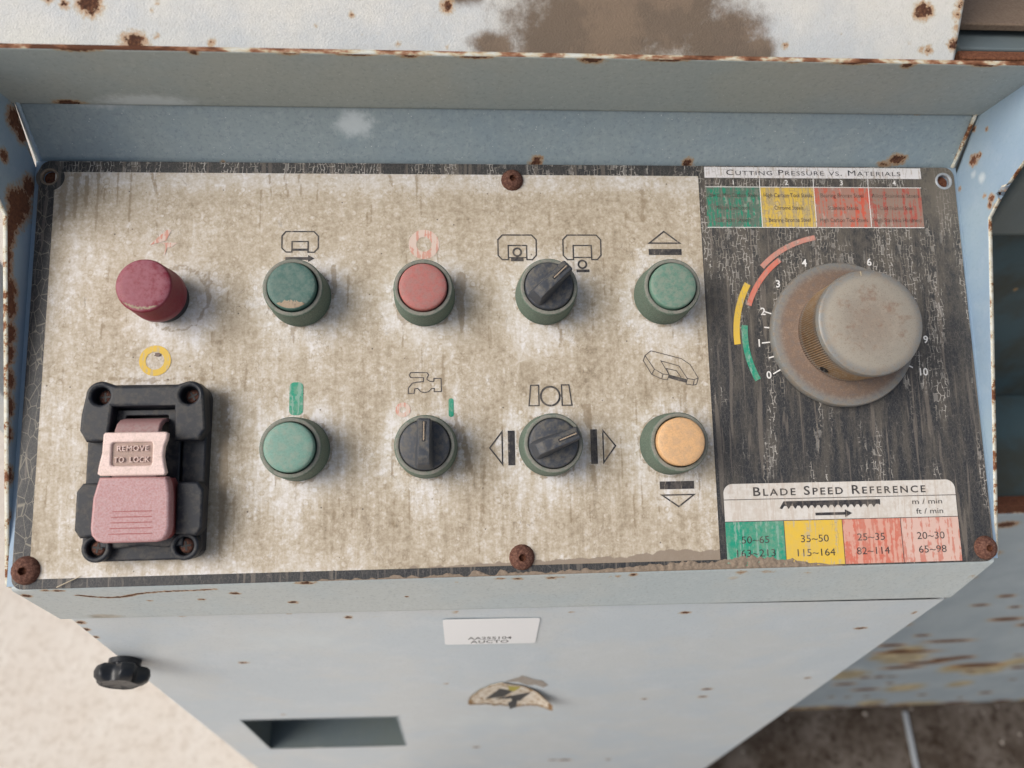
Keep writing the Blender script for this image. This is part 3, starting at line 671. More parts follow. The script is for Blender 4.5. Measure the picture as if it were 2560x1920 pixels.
# ================================================================== CONTROL PANEL
pan = root('control_panel', 'weathered control panel with white and black overlay, push buttons and a big dial', 'control panel', (0, 0, ZO), (TILT, 0, 0))
W2, H2 = 227.5, 99.7
outline = rrect(-W2, -H2, W2, H2, 5)
HTL, HTR = (-222.6, 91.6), (221.5, 92.3)
plate = shape2d('panel_plate', [outline, circ(*HTL, 3.3, 28), circ(*HTR, 3.3, 28)], -1.6, 0, M['black'], pan, bevel=.25)
for hx, hy in (HTL, HTR):
    bm_obj('hole_rim', lathe([(3.3, -1.5), (3.25, .05), (3.5, .35), (4.2, .35), (4.5, .05)], 36), M['rim'] if hx > 0 else M['mud'], pan, (hx / 1000, hy / 1000, 0))
    bm_obj('empty_screw_hole', lathe([(3.3, -2.2), (0, -2.35)], 24), M['rust'], pan, (hx / 1000, hy / 1000, 0))

# ---- white overlay: 1 mm grid carrying dirt attributes
ox0, ox1, oy0, oy1 = -219.8, 92.3, -95.3, 94.0
nx, ny = 312, 189
gx = np.linspace(ox0, ox1, nx + 1); gy = np.linspace(oy0, oy1, ny + 1)
GX, GY = np.meshgrid(gx, gy, indexing='ij'); X_, Y_ = GX.ravel(), GY.ravel()
btn = [(-161.5, 31.5), (-103.8, 32.3), (-45.2, 32.0), (12.9, 32.3), (71.1, 32.1), (-103.6, -40.2), (-44.7, -40.3), (12.9, -40.2), (70.8, -40.7)]
clean = np.zeros_like(X_); stain = np.zeros_like(X_); mud = np.zeros_like(X_)
def bnoise(x, y, s, seed=0):
    r_ = np.random.default_rng(seed); g_ = r_.random((64, 64)); u = (x / s) % 64; v = (y / s) % 64
    i = u.astype(int) % 64; j = v.astype(int) % 64; fu = u - np.floor(u); fv = v - np.floor(v); fu = fu * fu * (3 - 2 * fu); fv = fv * fv * (3 - 2 * fv)
    return (g_[i, j] * (1 - fu) + g_[(i + 1) % 64, j] * fu) * (1 - fv) + (g_[i, (j + 1) % 64] * (1 - fu) + g_[(i + 1) % 64, (j + 1) % 64] * fu) * fv
for k, (bx_, by_) in enumerate(btn):
    dx, dy = X_ - bx_, Y_ - by_
    d_ = np.sqrt(dx ** 2 + np.where(dy < 0, (dy / 1.35) ** 2, dy ** 2))
    ang = np.arctan2(dy, dx)
    d_ = d_ + (bnoise(ang * 12 + 50, d_ * 0, 1.2, k) - .5) * 7
    clean = np.maximum(clean, np.clip(1.12 - (d_ - 14) / 12, 0, 1))
clean = np.maximum(clean, np.clip((Y_ - 84 + 5 * bnoise(X_, Y_ * .3, 6, 3)) / 7, 0, 1) * .8)            # rinsed band under the hood
clean = np.maximum(clean, np.clip(1 - np.hypot((X_ + 168) / 1.25, (Y_ + 8)) / 17, 0, 1))
clean = np.maximum(clean, np.clip((-Y_ - 84) / 12, 0, 1) * np.clip((-60 - X_) / 60, 0, 1) * .9)
clean = np.maximum(clean, np.clip(1 - np.abs(X_ + 207 + (bnoise(X_, Y_, 7, 8) - .5) * 8) / 15, 0, 1) * .55 * (Y_ < 60))
clean = np.maximum(clean, np.clip(1 - np.hypot((X_ + 185) / 1.7, (Y_ - 58)) / 24, 0, 1) * .6)
clean -= .25 * np.exp(-((X_ - 40) ** 2 / 3000 + (Y_ - 75) ** 2 / 500))
clean -= .28 * np.exp(-((X_ + 30) ** 2 / 900 + (Y_ + 55) ** 2 / 600)); clean -= .22 * np.exp(-((X_ - 35) ** 2 / 900 + (Y_ - 5) ** 2 / 700))
clean = np.clip(clean, -.4, 1)
def run(x, y_top, y_bot, w, a=1.0, lean=0.0):
    global stain
    t = (y_top - Y_) / (y_top - y_bot); cx = x + lean * np.clip(t, 0, 1) * (y_top - y_bot)
    ww = w * (1.15 - .75 * np.clip(t, 0, 1)) * (0.7 + .6 * bnoise(X_ * 0 + x, Y_, 4, int(abs(x * 7)) % 97))
    v_ = np.clip(1.1 - np.abs(X_ - cx) / ww, 0, 1) * np.clip((t + .04) * 14, 0, 1) * np.clip((1 - t) * 4, 0, 1)
    stain = np.maximum(stain, v_ * a)
run(-27.5, 44, 12, 3.0, 1.0); run(-29, 40, 20, 1.5, .9); run(-31.5, -24, -55, 1.6, .9, .25); run(-28, -30, -60, 1.0, .8, .2)
run(31.5, -21, -34, 3.0, .9); run(33, -50, -62, 1.4, .9, .15); run(27.5, 50, 20, .9, .6, .05); run(37, 30, 12, 1.2, .6, -.05)
run(-137.5, -12, -100, 4.2, .72); run(-132, -60, -92, 1.5, .6); run(-147, 45, 25, 1.6, .6); run(-89, 48, 30, 1.6, .9, .1); run(-82, 44, 22, .8, .8)
run(-215.5, 94, 60, 3.4, .75); run(-210, 94, 66, 2.2, .65); run(-205, 93, 72, 1.8, .7); run(-200, 94, 60, 1.2, .8); run(-191, 94, 74, .9, .7); run(-185, 94, 56, .9, .7)
run(-175, 94, 82, 1.6, .7, .2); run(-172, 84, 60, .7, .5); run(-120, 94, 80, .9, .7, .1); run(-113, 94, 80, 1.0, .8, .2); run(-106, 94, 78, .9, .7, .15)
run(-62, 94, 86, 1.6, .6, .2); run(-49, 94, 66, 1.0, .5); run(63, 88, 60, 3.2, .42); run(85, -54, -70, 1.5, .6, -.1); run(88, 20, -5, 2.0, .4)
run(-108, 18, 8, 1.2, .6, .2); run(-60, -60, -84, 2.2, .4); run(-20, -66, -90, 3.0, .38); run(20, 16, 4, 1.2, .6, .1); run(76, 20, 8, 1.0, .6, -.1)
for _ in range(46):
    x_ = random.uniform(-212, 90); y_ = random.uniform(-60, 80); run(x_, y_, y_ - random.uniform(10, 34), random.uniform(.7, 2.6), random.uniform(.26, .42), random.uniform(-.03, .06))
for _ in range(110):
    x_ = random.uniform(-216, 91); y_ = random.uniform(-70, 92) if random.random() < .6 else random.uniform(-80, -20); run(x_, y_, y_ - random.uniform(8, 30), random.uniform(.45, 1.1), random.uniform(.40, .62), random.uniform(-.04, .05))
for k, (bx_, by_) in enumerate(btn):       # grime collar where the bezels meet the sheet
    d_ = np.hypot(X_ - bx_, Y_ - by_); d_ += (bnoise(X_, Y_, 2.2, k + 40) - .5) * 2.4
    stain = np.maximum(stain, np.clip(1 - np.abs(d_ - 14.9) / 1.5, 0, 1) * .62)
stain = np.maximum(stain, np.clip(1 - np.abs(np.hypot((X_ + 161) * .9, Y_ - 31) - 16 + (bnoise(X_, Y_, 2.5, 90) - .5) * 3) / 1.4, 0, 1) * .55 * (Y_ > 38) * (X_ > -165))
stain = np.maximum(stain, np.clip(1 - np.abs(Y_ + 6.5 + (bnoise(X_, Y_, 2, 71) - .5) * 3) / 1.6, 0, 1) * .7 * (X_ < -142) * (X_ > -194))
prof_m = np.interp(X_, [-60, -20, 20, 50, 70, 82, 93], [0, 1.2, 1.4, 2.6, 4.5, 3.2, 3.6])
mud = np.clip(.5 + (oy0 + prof_m * 1.2 + (bnoise(X_, Y_, 3, 60) - .5) * 2 - Y_) / 2.5, 0, 1) * (prof_m > .2)
co = np.stack([X_ / 1000, Y_ / 1000, np.full_like(X_, .00025)], 1)
# cut the corners of the sheet so the black print shows round the top-left hole
idx = np.arange(len(co)).reshape(GX.shape)
qs = np.stack([idx[:-1, :-1], idx[1:, :-1], idx[1:, 1:], idx[:-1, 1:]], -1).reshape(-1, 4)
me = bpy.data.meshes.new('white_overlay'); me.from_pydata(co, [], qs.tolist()); me.materials.append(M['overlay'])
set_attr(me, 'clean', clean); set_attr(me, 'stain', stain); set_attr(me, 'mud', mud)
link(bpy.data.objects.new('white_overlay', me), pan)
flat('border_print', [[circ(HTL[0] + .6, HTL[1] - .4, 6.6, 36)[k], circ(HTL[0] + .6, HTL[1] - .4, 6.6, 36)[(k + 1) % 36], circ(*HTL, 4.4, 36)[(k + 1) % 36], circ(*HTL, 4.4, 36)[k]] for k in range(36)], .40, M['black'], pan)

# ---- icons -------------------------------------------------------------
ZP = .42
def icon(name, polys, mat='ink', z=ZP): return flat(name, polys, z, M[mat], pan)
def ring_polys(cx, cy, ro, ri, n=36):
    a = circ(cx, cy, ro, n); b = circ(cx, cy, ri, n); return [[a[k], a[(k + 1) % n], b[(k + 1) % n], b[k]] for k in range(n)]
def rect(x0, y0, x1, y1): return [(x0, y0), (x1, y0), (x1, y1), (x0, y1)]
def saw_frame(dx, dy, w=.62):
    pts = [(-7.3, 63.0), (7.1, 63.0), (9.3, 60.6), (9.2, 52.7), (7.3, 50.5), (4.5, 50.5), (4.5, 57.7), (-4.5, 57.7), (-4.5, 50.5), (-7.5, 50.5), (-9.5, 52.7), (-9.5, 60.6)]
    return stroke_polys([(x + dx, y + dy) for x, y in pts], w)
s1 = [(-111.4, 64.6), (-98.1, 64.6), (-96.0, 62.3), (-96.0, 56.4), (-97.8, 54.3), (-100.8, 54.3), (-100.8, 59.6), (-108.4, 59.6), (-108.4, 54.4), (-111.2, 54.4), (-113.2, 56.4), (-113.2, 62.4)]
icon('saw_feed_icon', stroke_polys(s1, .6) + [rect(-108.3, 55.0, -100.8, 56.1), rect(-111.4, 50.5, -100.6, 51.9), [(-100.7, 52.9), (-97.6, 51.2), (-100.7, 49.5)]], 'ink')
icon('saw_raised_icon', saw_frame(0, 0) + ring_polys(-.1, 54.3, 2.4, 1.5) + [rect(-3.2, 49.7, 2.9, 51.4), rect(-.7, 51.3, .5, 52.3), rect(-4.4, 51.35, 4.4, 51.85)], 'ink')
icon('saw_lowered_icon', saw_frame(32.0, 0) + ring_polys(31.8, 48.1, 2.4, 1.5) + [rect(28.8, 44.1, 35.2, 45.5), rect(27.5, 51.3, 36.5, 51.9)], 'ink')
icon('arrow_up_icon', stroke_polys([(73.2, 64.9), (80.9, 58.9), (65.6, 58.9)], .75) + [rect(65.1, 52.8, 81.7, 55.9)], 'ink')
icon('arrow_down_icon', stroke_polys([(73.7, -70.2), (81.3, -64.7), (65.9, -64.7)], .75) + [rect(65.0, -62.0, 81.6, -58.3)], 'ink')
icon('vice_jaws_icon', stroke_polys([(4.8, -11.5), (8.6, -11.5), (8.6, -21.3), (3.8, -21.3)], .6) + stroke_polys([(19.6, -11.5), (23.2, -11.5), (24.4, -21.3), (19.7, -21.3)], .6) + ring_polys(14.1, -16.8, 5.0, 4.1, 44), 'ink')
icon('vice_close_icon', stroke_polys([(-15.2, -41.0), (-9.3, -33.4), (-9.3, -48.7)], .7) + [rect(-6.6, -49.3, -3.3, -33.0)], 'ink')
icon('vice_open_icon', stroke_polys([(44.6, -41.0), (38.7, -33.5), (38.7, -48.8)], .7) + [rect(32.7, -49.4, 35.9, -33.0)], 'ink')
S3 = [([(63.9, 4.7), (78.6, 0.7), (82.8, -2.2), (86.5, -8.9), (85.5, -12.0), (83.8, -12.4), (80.3, -11.8), (81.1, -9.1)], 0), ([(63.9, 4.7), (60.8, 2.4), (59.9, -0.1), (63.7, -6.9), (68.5, -9.2), (71.3, -9.7), (72.2, -7.1), (69.2, -6.8), (68.5, -9.2)], 0),
      ([(60.8, 2.4), (65.1, -4.3), (63.7, -6.9)], 0), ([(65.1, -4.3), (69.2, -6.8)], 0), ([(72.2, -7.1), (68.5, -0.3), (77.3, -2.9), (81.1, -9.1), (84.5, -9.7), (83.8, -12.4)], 0), ([(84.5, -9.7), (86.5, -8.9)], 0), ([(72.2, -7.1), (71.1, -4.1), (75.9, -5.2), (78.1, -8.6)], 0)]
pl = []
for p_, c_ in S3: pl += stroke_polys(p_, .36, False)
icon('tilted_saw_icon', pl, 'ink_thin'); icon('tilted_saw_icon', [[(72.2, -7.1), (80.6, -9.4), (80.4, -11.2), (71.6, -8.7)]], 'ink', ZP + .03)
tap = [(-52.0, -4.7), (-44.3, -4.8), (-43.6, -5.9), (-44.4, -7.4), (-44.4, -8.1), (-42.8, -9.1), (-41.2, -9.1), (-41.1, -7.6), (-37.7, -7.7), (-37.6, -13.9), (-41.0, -14.0), (-41.0, -12.4), (-42.1, -12.4), (-43.6, -13.9), (-45.4, -14.4), (-47.3, -13.9), (-48.7, -12.3), (-50.2, -12.5), (-50.5, -14.7), (-53.2, -14.7), (-53.1, -12.1), (-51.3, -9.8), (-48.7, -9.3), (-46.1, -9.1), (-46.0, -7.2), (-52.0, -7.1), (-52.7, -5.9)]
icon('coolant_tap_icon', stroke_polys(tap, .42), 'ink_thin')
icon('red_ring_mark', ring_polys(-45.4, 58.2, 7.4, 3.7), 'faint_red'); icon('red_ring_mark', ring_polys(-55.6, -22.4, 3.5, 1.5), 'faint_red')
icon('yellow_ring_mark', ring_polys(-169.8, 2.2, 7.2, 4.2, 48), 'p_yellow')
icon('green_bar_mark', [rrect(-108.2, -24.2, -101.9, -8.7, 2.2)], 'p_green'); icon('green_bar_mark', [rrect(-34.3, -26.1, -31.9, -17.2, 1.1)], 'p_green')
icon('power_bolt_mark', [[(-167, 65.3), (-164.9, 65.3), (-167.2, 60.0), (-170.6, 59.0), (-174.6, 57.7), (-171.2, 61.4)], [(-170.5, 59.0), (-161.9, 59.0), (-164.4, 56.9), (-167.2, 56.5), (-167.6, 58.4)], [(-167.2, 56.6), (-166.6, 56.4), (-167.4, 53.0), (-168.0, 53.1)]], 'faint_red')
flat('soot_smudge', [[(-168.6 + (1.5 + .5 * math.sin(k * 2.3)) * math.cos(k * .4), 5.0 + (1.0 + .3 * math.sin(k * 3.1)) * math.sin(k * .4)) for k in range(16)]], .46, M['ink_worn'], pan)
# ---- cutting pressure chart
chart = flat('pressure_chart', [rect(95.6, 93.2, 209.4, 99.0)], .30, M['strip_white'], pan)
text_obj('chart_title', 'Cutting Pressure vs. Materials', 152.6, 96.1, 2.85, M['ink_title'], chart, z=.45, width=91.5, smallcaps=True, spacing=1.12)
for k, (x0_, x1_, mat) in enumerate(((95.6, 123.8, 'c_green'), (123.8, 151.9, 'c_yellow'), (151.9, 180.6, 'c_red'), (180.6, 208.6, 'c_dullred'))):
    flat('chart_cell', [rect(x0_ + .15, 67.3, x1_ - .15, 88.2)], .32, M[mat], chart)
    text_obj('column_number', str(k + 1), (110.2, 137.8, 166.6, 194.6)[k], 90.9, 2.6, M['white_ink'], chart, z=.45, bold=.012)
lines = [rect(95.6, 88.2, 208.8, 88.55), rect(95.6, 66.95, 208.4, 67.3)] + [rect(x - .18, 67, x + .18, 93.0) for x in (123.8, 151.9, 180.6)]
flat('chart_lines', lines, .40, M['white_ink'], chart)
words = [['Low to Med Carbon Steel', 'Mild to Low Steels', 'Carbon Steels'], ['High Carbon Tool Steels', 'Chrome Steels', 'Bearing Bronze Steel'], ['Bearing Bronze Steel', 'Stainless Steels', 'High Carbon Tool Steels'], ['Alloy Stainless Steels', 'Cold Finished Steel', 'High Stainless Hardness']]
for c_, col_w in enumerate(words):
    for r_, t_ in enumerate(col_w):
        cxm = (109.8, 138.1, 166.4, 194.6)[c_]; wd = (25.2, 17.5 if c_ != 1 else 15.2, 21.6)[r_] if c_ != 2 else (22.5, 16, 25)[r_]
        if c_ == 0 and r_ == 2: wd = 18
        if c_ == 3 and r_ == 2: wd = 25.5
        text_obj('steel_name', t_, cxm - (.0 if c_ else .6), (84.1, 77.5, 71.1)[r_], 2.1, M['ink' if c_ == 1 else 'ink_worn'], chart, z=.45, width=wd)
# ---- dial scale
DX, DY = 159.0, 11.6
def arc_band(name, r0, r1, a0, a1, mat):
    A = arc_pts(DX, DY, r1, a0, a1); B = arc_pts(DX, DY, r0, a0, a1)
    return flat(name, [[A[k], A[k + 1], B[k + 1], B[k]] for k in range(len(A) - 1)], .32, M[mat], pan)
def polar(x, y): return math.hypot(x - DX, y - DY), math.degrees(math.atan2(y - DY, x - DX)) % 360
for nm, ra, rb, a0, a1, mt in (('scale_arc', 49.6, 52.2, 99.5, 136.5, 'a_pink'), ('scale_arc', 46.2, 48.8, 125.5, 161.0, 'a_red'), ('scale_arc', 50.4, 53.6, 149.5, 184.5, 'p_yellow'), ('scale_arc', 46.4, 49.5, 173.5, 207.0, 'p_green')):
    arc_band(nm, ra, rb, a0, a1, mt)
for t_, x_, y_ in (('0', 121.8, -7.8), ('1', 118.0, 8.1), ('2', 121.0, 24.0), ('3', 129.6, 38.0), ('4', 143.9, 48.7), ('6', 177.6, 49.1), ('9', 203.2, 9.2), ('10', 200.6, -7.1)):
    text_obj('scale_number', t_, x_, y_, 3.6, M['white_ink'], pan, z=.40, bold=.018)
tk = []
for k in range(0, 21):
    if k in (5, 9, 10, 11, 12, 13, 14, 15, 16, 17, 19, 6, 7, 8): continue
    a = R(208.4 - 11.65 * k); L_ = 39.8 if k % 2 == 0 else 38.2
    p0 = Vector((DX + 34.5 * math.cos(a), DY + 34.5 * math.sin(a))); p1 = Vector((DX + L_ * math.cos(a), DY + L_ * math.sin(a))); n_ = Vector((-math.sin(a), math.cos(a))) * .32
    tk.append([tuple(p0 + n_), tuple(p1 + n_), tuple(p1 - n_), tuple(p0 - n_)])
for t_ in tk: flat('scale_tick', [t_], .38, M['white_ink'], pan)
# ---- blade speed chart
bx0, bx1, by0, by1 = 95.6, 210.6, -98.9, -60.2
ol = [(bx0, by0), (bx1, by0)] + arc_pts(bx1 - 4.5, by1 - 4.5, 4.5, 0, 90, 8) + arc_pts(bx0 + 4.5, by1 - 4.5, 4.5, 90, 180, 8)
bch = flat('blade_speed_chart', [ol], .26, M['paper'], pan)
text_obj('chart_title', 'Blade Speed Reference', 152.8, -64.0, 4.1, M['ink'], bch, z=.42, width=85.5, smallcaps=True, spacing=1.25, bold=.012)
for k, (x0_, x1_, mat) in enumerate(((95.6, 124.0, 'p_green'), (124.0, 152.6, 'p_yellow'), (152.6, 181.6, 'p_red'), (181.6, 210.6, 'p_pink'))):
    flat('chart_cell', [rect(x0_, by0, x1_, -78.0)], .32, M[mat], bch)
flat('chart_lines', [rect(bx0, -67.8, bx1, -67.5), rect(bx0, -78.1, bx1, -77.8)] + [rect(x - .15, by0, x + .15, -77.8) for x in (124.0, 152.6, 181.6)], .40, M['ink'], bch)
teeth = [(122.4, -72.2), (124.6, -68.9), (172.3, -68.9), (172.2, -71.6)]
n_t = 15
for k in range(n_t):
    xa = 172.2 - (172.2 - 123.6) * (k + .15) / n_t; dxx = (172.2 - 123.6) / n_t
    teeth += [(xa - dxx * .15, -71.1), (xa - dxx * .5, -71.1), (xa - dxx * .85, -72.6)]
shape2d('saw_blade_icon', [teeth], .41, .43, M['ink'], bch)
flat('direction_arrow', [rect(139.8, -75.9, 154.6, -74.6), [(154.4, -73.3), (158.0, -75.2), (154.4, -77.0)]], .42, M['ink'], bch)
text_obj('unit_label', 'm / min', 195.8, -70.4, 2.5, M['ink'], bch, z=.42, width=15.0); text_obj('unit_label', 'ft / min', 196.6, -75.0, 2.5, M['ink'], bch, z=.42, width=13.5)
for t_, x_, y_, wd in (('50~65', 109.7, -86.5, 13.4), ('163~213', 109.7, -92.7, 18.6), ('35~50', 138.6, -86.6, 13.6), ('115~164', 138.9, -93.1, 18.4), ('25~35', 166.3, -86.5, 13.6), ('82~114', 166.8, -93.0, 16.2), ('20~30', 196.0, -86.6, 13.8), ('65~98', 196.3, -93.0, 13.8)):
    text_obj('speed_value', t_, x_, y_, 3.3, M['ink'], bch, z=.42, width=wd)

# ---- push buttons and selectors
def bezel_bm():
    pr = [(14.4, 0), (14.5, .6), (14.4, 1.2), (14.5, 1.3), (14.5, 4.6), (14.25, 5.0), (13.75, 15.0), (13.5, 16.5), (13.1, 17.05), (12.9, 17.12), (11.9, 17.3), (11.6, 17.1), (11.5, 16.0), (11.5, 11)]
    def mod(i, k, r, z):
        if k in (3, 4): return r - (.30 if i % 2 else 0)
        return r
    return lathe(pr, 180, mod)
bz0 = None
def bezel(name, x, y, label=None):
    global bz0
    if bz0 is None:
        bz0 = bm_obj(name, bezel_bm(), M['bezel'], pan, angle=45).data; o = [c for c in pan.children if c.data == bz0][0]; o.location = (x / 1000, y / 1000, .00028)
    else:
        o = bpy.data.objects.new(name, bz0); o.location = (x / 1000, y / 1000, .00028); link(o, pan)
    o.rotation_euler = (0, 0, random.uniform(0, 6)); o['_n'] = 1; del o['_n']
    if label: o['label'] = label
    return o
def cap(b, mat, h=19.6, dome=.5):
    pr = [(10.95, 10), (10.95, h - 1.0), (10.75, h - .35), (10.2, h), (8, h + dome * .5), (4, h + dome * .9), (0, h + dome)]
    o = bm_obj('button_cap', lathe(pr, 64), M[mat], b, angle=50); o.rotation_euler = (0, 0, -b.rotation_euler.z); return o
b = bezel('push_button', -103.9, 32.3, 'dark green push button under the saw feed arrow'); c0 = cap(b, 'cap_dkgreen', 19.9, .2)
# crust of tan dirt at the lower edge of the dark green cap
def crust(parent, rz, r0, zc, n=26, a0=232, a1=306, wmax=3.4, seed=3):
    bm = bmesh.new(); rn = random.Random(seed); A, B, C = [], [], []
    for k in range(n + 1):
        t = k / n; a = R(a0 + (a1 - a0) * t); w_ = wmax * math.sin(math.pi * t) ** .6 * (0.55 + .75 * rn.random())
        for L, rr_, zz in ((A, r0 - .25, zc - .08), (B, r0 - .3 - w_ * .5, zc + .35 + .25 * rn.random()), (C, r0 - .4 - w_, zc + .05)): L.append(bm.verts.new((rr_ * math.cos(a) / 1000, rr_ * math.sin(a) / 1000, zz / 1000)))
    for k in range(n):
        bm.faces.new((A[k], A[k + 1], B[k + 1], B[k])); bm.faces.new((B[k], B[k + 1], C[k + 1], C[k]))
    o = bm_obj('dirt_crust', bm, M['cap_dirt'], parent, angle=80); o.rotation_euler = (0, 0, rz); return o
crust(b, -b.rotation_euler.z, 10.6, 19.95)
b = bezel('push_button', -45.1, 32.0, 'faded red push button under the worn red ring'); cap(b, 'cap_red', 19.4)
b = bezel('push_button', 71.1, 32.1, 'pale green push button under the up arrow'); cap(b, 'cap_green', 19.4)
b = bezel('push_button', -103.6, -40.2, 'mint green push button under the green bar mark'); cap(b, 'cap_mint', 20.6)
b = bezel('push_button', 70.7, -40.7, 'faded orange push button above the down arrow'); cap(b, 'cap_orange', 20.6)
def selector(x, y, deg, label):
    b = bezel('selector_switch', x, y, label)
    kn = bm_obj('selector_disc', lathe([(11.2, 10), (11.2, 18.2), (10.9, 18.9), (10.2, 19.2), (0, 19.5)], 64), M['blue_black'], b, angle=50); kn.rotation_euler = (0, 0, R(deg) - b.rotation_euler.z)
    # handle: bar along +x, sloping root at the back, square nose over the rim
    bm = bmesh.new()
    secs = [(-10.6, 18.6, 3.4, 2.9, 19.6), (-9.9, 18.6, 4.0, 2.8, 22.6), (-8.8, 18.6, 4.3, 2.7, 26.2), (-6.0, 18.6, 4.5, 2.7, 28.0), (0, 18.6, 4.0, 2.7, 28.2), (7.0, 18.6, 3.4, 2.7, 28.0), (10.4, 18.8, 3.0, 2.7, 27.6), (11.2, 19.6, 2.8, 2.5, 26.8)]
    prev = None
    for xx, zb, wb, wt, zt in secs:
        ring = [bm.verts.new((xx / 1000, a / 1000, z_ / 1000)) for a, z_ in ((-wb, zb), (-wt - .25, zt - 1.1), (-wt + .3, zt - .1), (wt - .3, zt - .1), (wt + .25, zt - 1.1), (wb, zb))]
        if prev:
            for k in range(5): bm.faces.new((prev[k], prev[k + 1], ring[k + 1], ring[k]))
        else: bm.faces.new(ring)
        prev = ring
    bm.faces.new(list(reversed(prev)))
    h = bm_obj('selector_handle', bm, M['blue_black'], b, angle=35, bevel=.0003); h.rotation_euler = (0, 0, R(deg) - b.rotation_euler.z)
    m_ = flat('pointer_groove', [rect(1.0, -.75, 10.0, .75)], 28.16, M['black_plastic'], b); m_.rotation_euler = (0, 0, R(deg) - b.rotation_euler.z)
    m2 = flat('pointer_groove', [rect(1.5, -.22, 9.6, .28)], 28.22, M['cap_dirt'], b); m2.rotation_euler = (0, 0, R(deg) - b.rotation_euler.z); m2.name = 'pointer_line'
    return b
selector(12.9, 32.3, 43.5, 'black selector switch turned up right, between the two saw frame icons')
selector(-44.7, -40.2, 89.0, 'black selector switch pointing straight up, under the tap icon')
selector(12.9, -40.3, 21.5, 'black selector switch turned right, between the vice arrows')

# ---- emergency stop
es = bm_obj('emergency_stop_button', lathe([(11.0, 0), (11.2, .6), (11.2, 6.5), (9.8, 8)], 72), M['black_plastic'], pan, (-.1664, .0313, .0003), angle=40)
es['label'] = 'large crimson mushroom button, the leftmost in the top row'
bm_obj('mushroom_head', lathe([(9, 7.0), (12.3, 7.2), (12.7, 7.8), (12.75, 9.5), (12.6, 12.6), (12.45, 12.8), (12.4, 16.5), (12.28, 16.7), (12.1, 23.6), (11.8, 24.5), (11.2, 25.0), (8, 25.3), (0, 25.5)], 96), M['estop'], es, angle=50)
crust(es, 0, 11.6, 24.85, n=34, a0=222, a1=305, wmax=2.6, seed=9)

# ---- big dial
dl = bm_obj('dial_knob', lathe([(0, .2), (35.6, .2), (35.9, 1.2), (35.9, 4.2), (35.4, 5.0), (34.4, 5.3), (24.4, 5.8), (23.6, 6.2)], 128), M['dial'], pan, (DX / 1000, DY / 1000, 0), angle=40)
dl['label'] = 'large round grey metal dial with rusty flange'
def kmod(i, k, r, z): return r - (.85 if (i % 2) else 0) if k in (2, 3) else r
bm_obj('knob_grip', lathe([(23.0, 5.4), (23.6, 5.9), (24.0, 6.6), (24.6, 26.0), (24.8, 26.6), (25.0, 28.0), (24.5, 29.3), (23.4, 30.0), (12, 30.15), (0, 30.2)], 264, kmod), M['dial'], dl, angle=35)
a = math.atan2(-6.9 - DY, 144.2 - DX)
gs = bm_obj('grub_screw_hole', lathe([(2.1, 0), (1.9, .25), (1.4, .3), (1.2, -.2), (0, -.3)], 20), M['void'], dl, (.0243 * math.cos(a), .0243 * math.sin(a), .0120), angle=40)
gs.rotation_euler = Vector((math.cos(a), math.sin(a), 0)).to_track_quat('Z', 'Y').to_euler()
flat('pointer_mark', [rect(-.25, 22.0, .25, 24.0)], 30.24, M['straw'], dl).rotation_euler = (0, 0, R(8))

# ---- panel screws (button head, hex socket)
def screw(x, y, r=6.6, rot=0.0, tilt=(0, 0)):
    pr = [(r + .3, 0), (r, .7), (r * .95, 1.5), (r * .80, 2.4), (r * .55, 3.0), (r * .32, 3.2)]
    o = bm_obj('panel_screw', lathe(pr + [(r * .30, 3.05)], 48, lambda i, k, rr_, z: rr_ * (1 + .012 * math.sin(i * 2.1 + k))), M['screw_rust'], pan, (x / 1000, y / 1000, .0002), angle=50)
    o.rotation_euler = (tilt[0], tilt[1], rot)
    bm = bmesh.new(); A = [bm.verts.new((r * .32 / 1000 * math.cos(R(60 * k)), r * .32 / 1000 * math.sin(R(60 * k)), .00323)) for k in range(6)]; B = [bm.verts.new((v_.co.x * .85, v_.co.y * .85, .0012)) for v_ in A]
    for k in range(6): bm.faces.new((A[k], A[(k + 1) % 6], B[(k + 1) % 6], B[k]))
    bm.faces.new(B)
    C_ = [bm.verts.new((v_.co.x * 1.18, v_.co.y * 1.18, .00310)) for v_ in A]
    for k in range(6): bm.faces.new((C_[k], C_[(k + 1) % 6], A[(k + 1) % 6], A[k]))
    s_ = bm_obj('hex_socket', bm, M['rust'], o, angle=20)
    return o
screw(-1.8, 91.2, 5.2, .3); screw(-1.2, -91.6, 5.6, .8); screw(-221.3, -91.4, 6.0, .2); screw(222.8, -93.2, 5.4, .5)

# ---- isolator switch with guard
sw = shape2d('isolator_switch', [rrect(-194.6, -88.0, -142.6, -10.0, 7)[:-2] + [], rrect(-183.5, -79, -153.5, -21, 1.5)], .3, 7.6, M['black_plastic'], pan, bevel=.9)
sw['label'] = 'black guarded isolator switch with pink lock-off tag and paddle'
def blk(name, ol, z0, z1, bev=1.0, mat='black_plastic'): return shape2d(name, ol, z0, z1, M[mat], sw, bevel=bev)
def boss_bar(sy):
    # outline of the upper/lower raised bridge with round screw bosses (mm)
    if sy > 0:
        o = arc_pts(-187.2, -15.6, 6.4, 180, 62, 10) + [(-180, -11.4), (-156, -11.4)] + arc_pts(-148.9, -15.8, 6.4, 118, 0, 10) + [(-141.2, -31), (-144.2, -36), (-154.6, -36), (-155.2, -20.6), (-181.8, -20.6), (-182.8, -36), (-192.2, -36), (-195.3, -31), (-195.0, -24)]
    return o
holes = [circ(-187.0, -15.8, 3.9, 28), circ(-149.0, -15.8, 3.9, 28)]
blk('guard_bridge', [boss_bar(1)] + holes, 6.5, 14.2, 1.3)
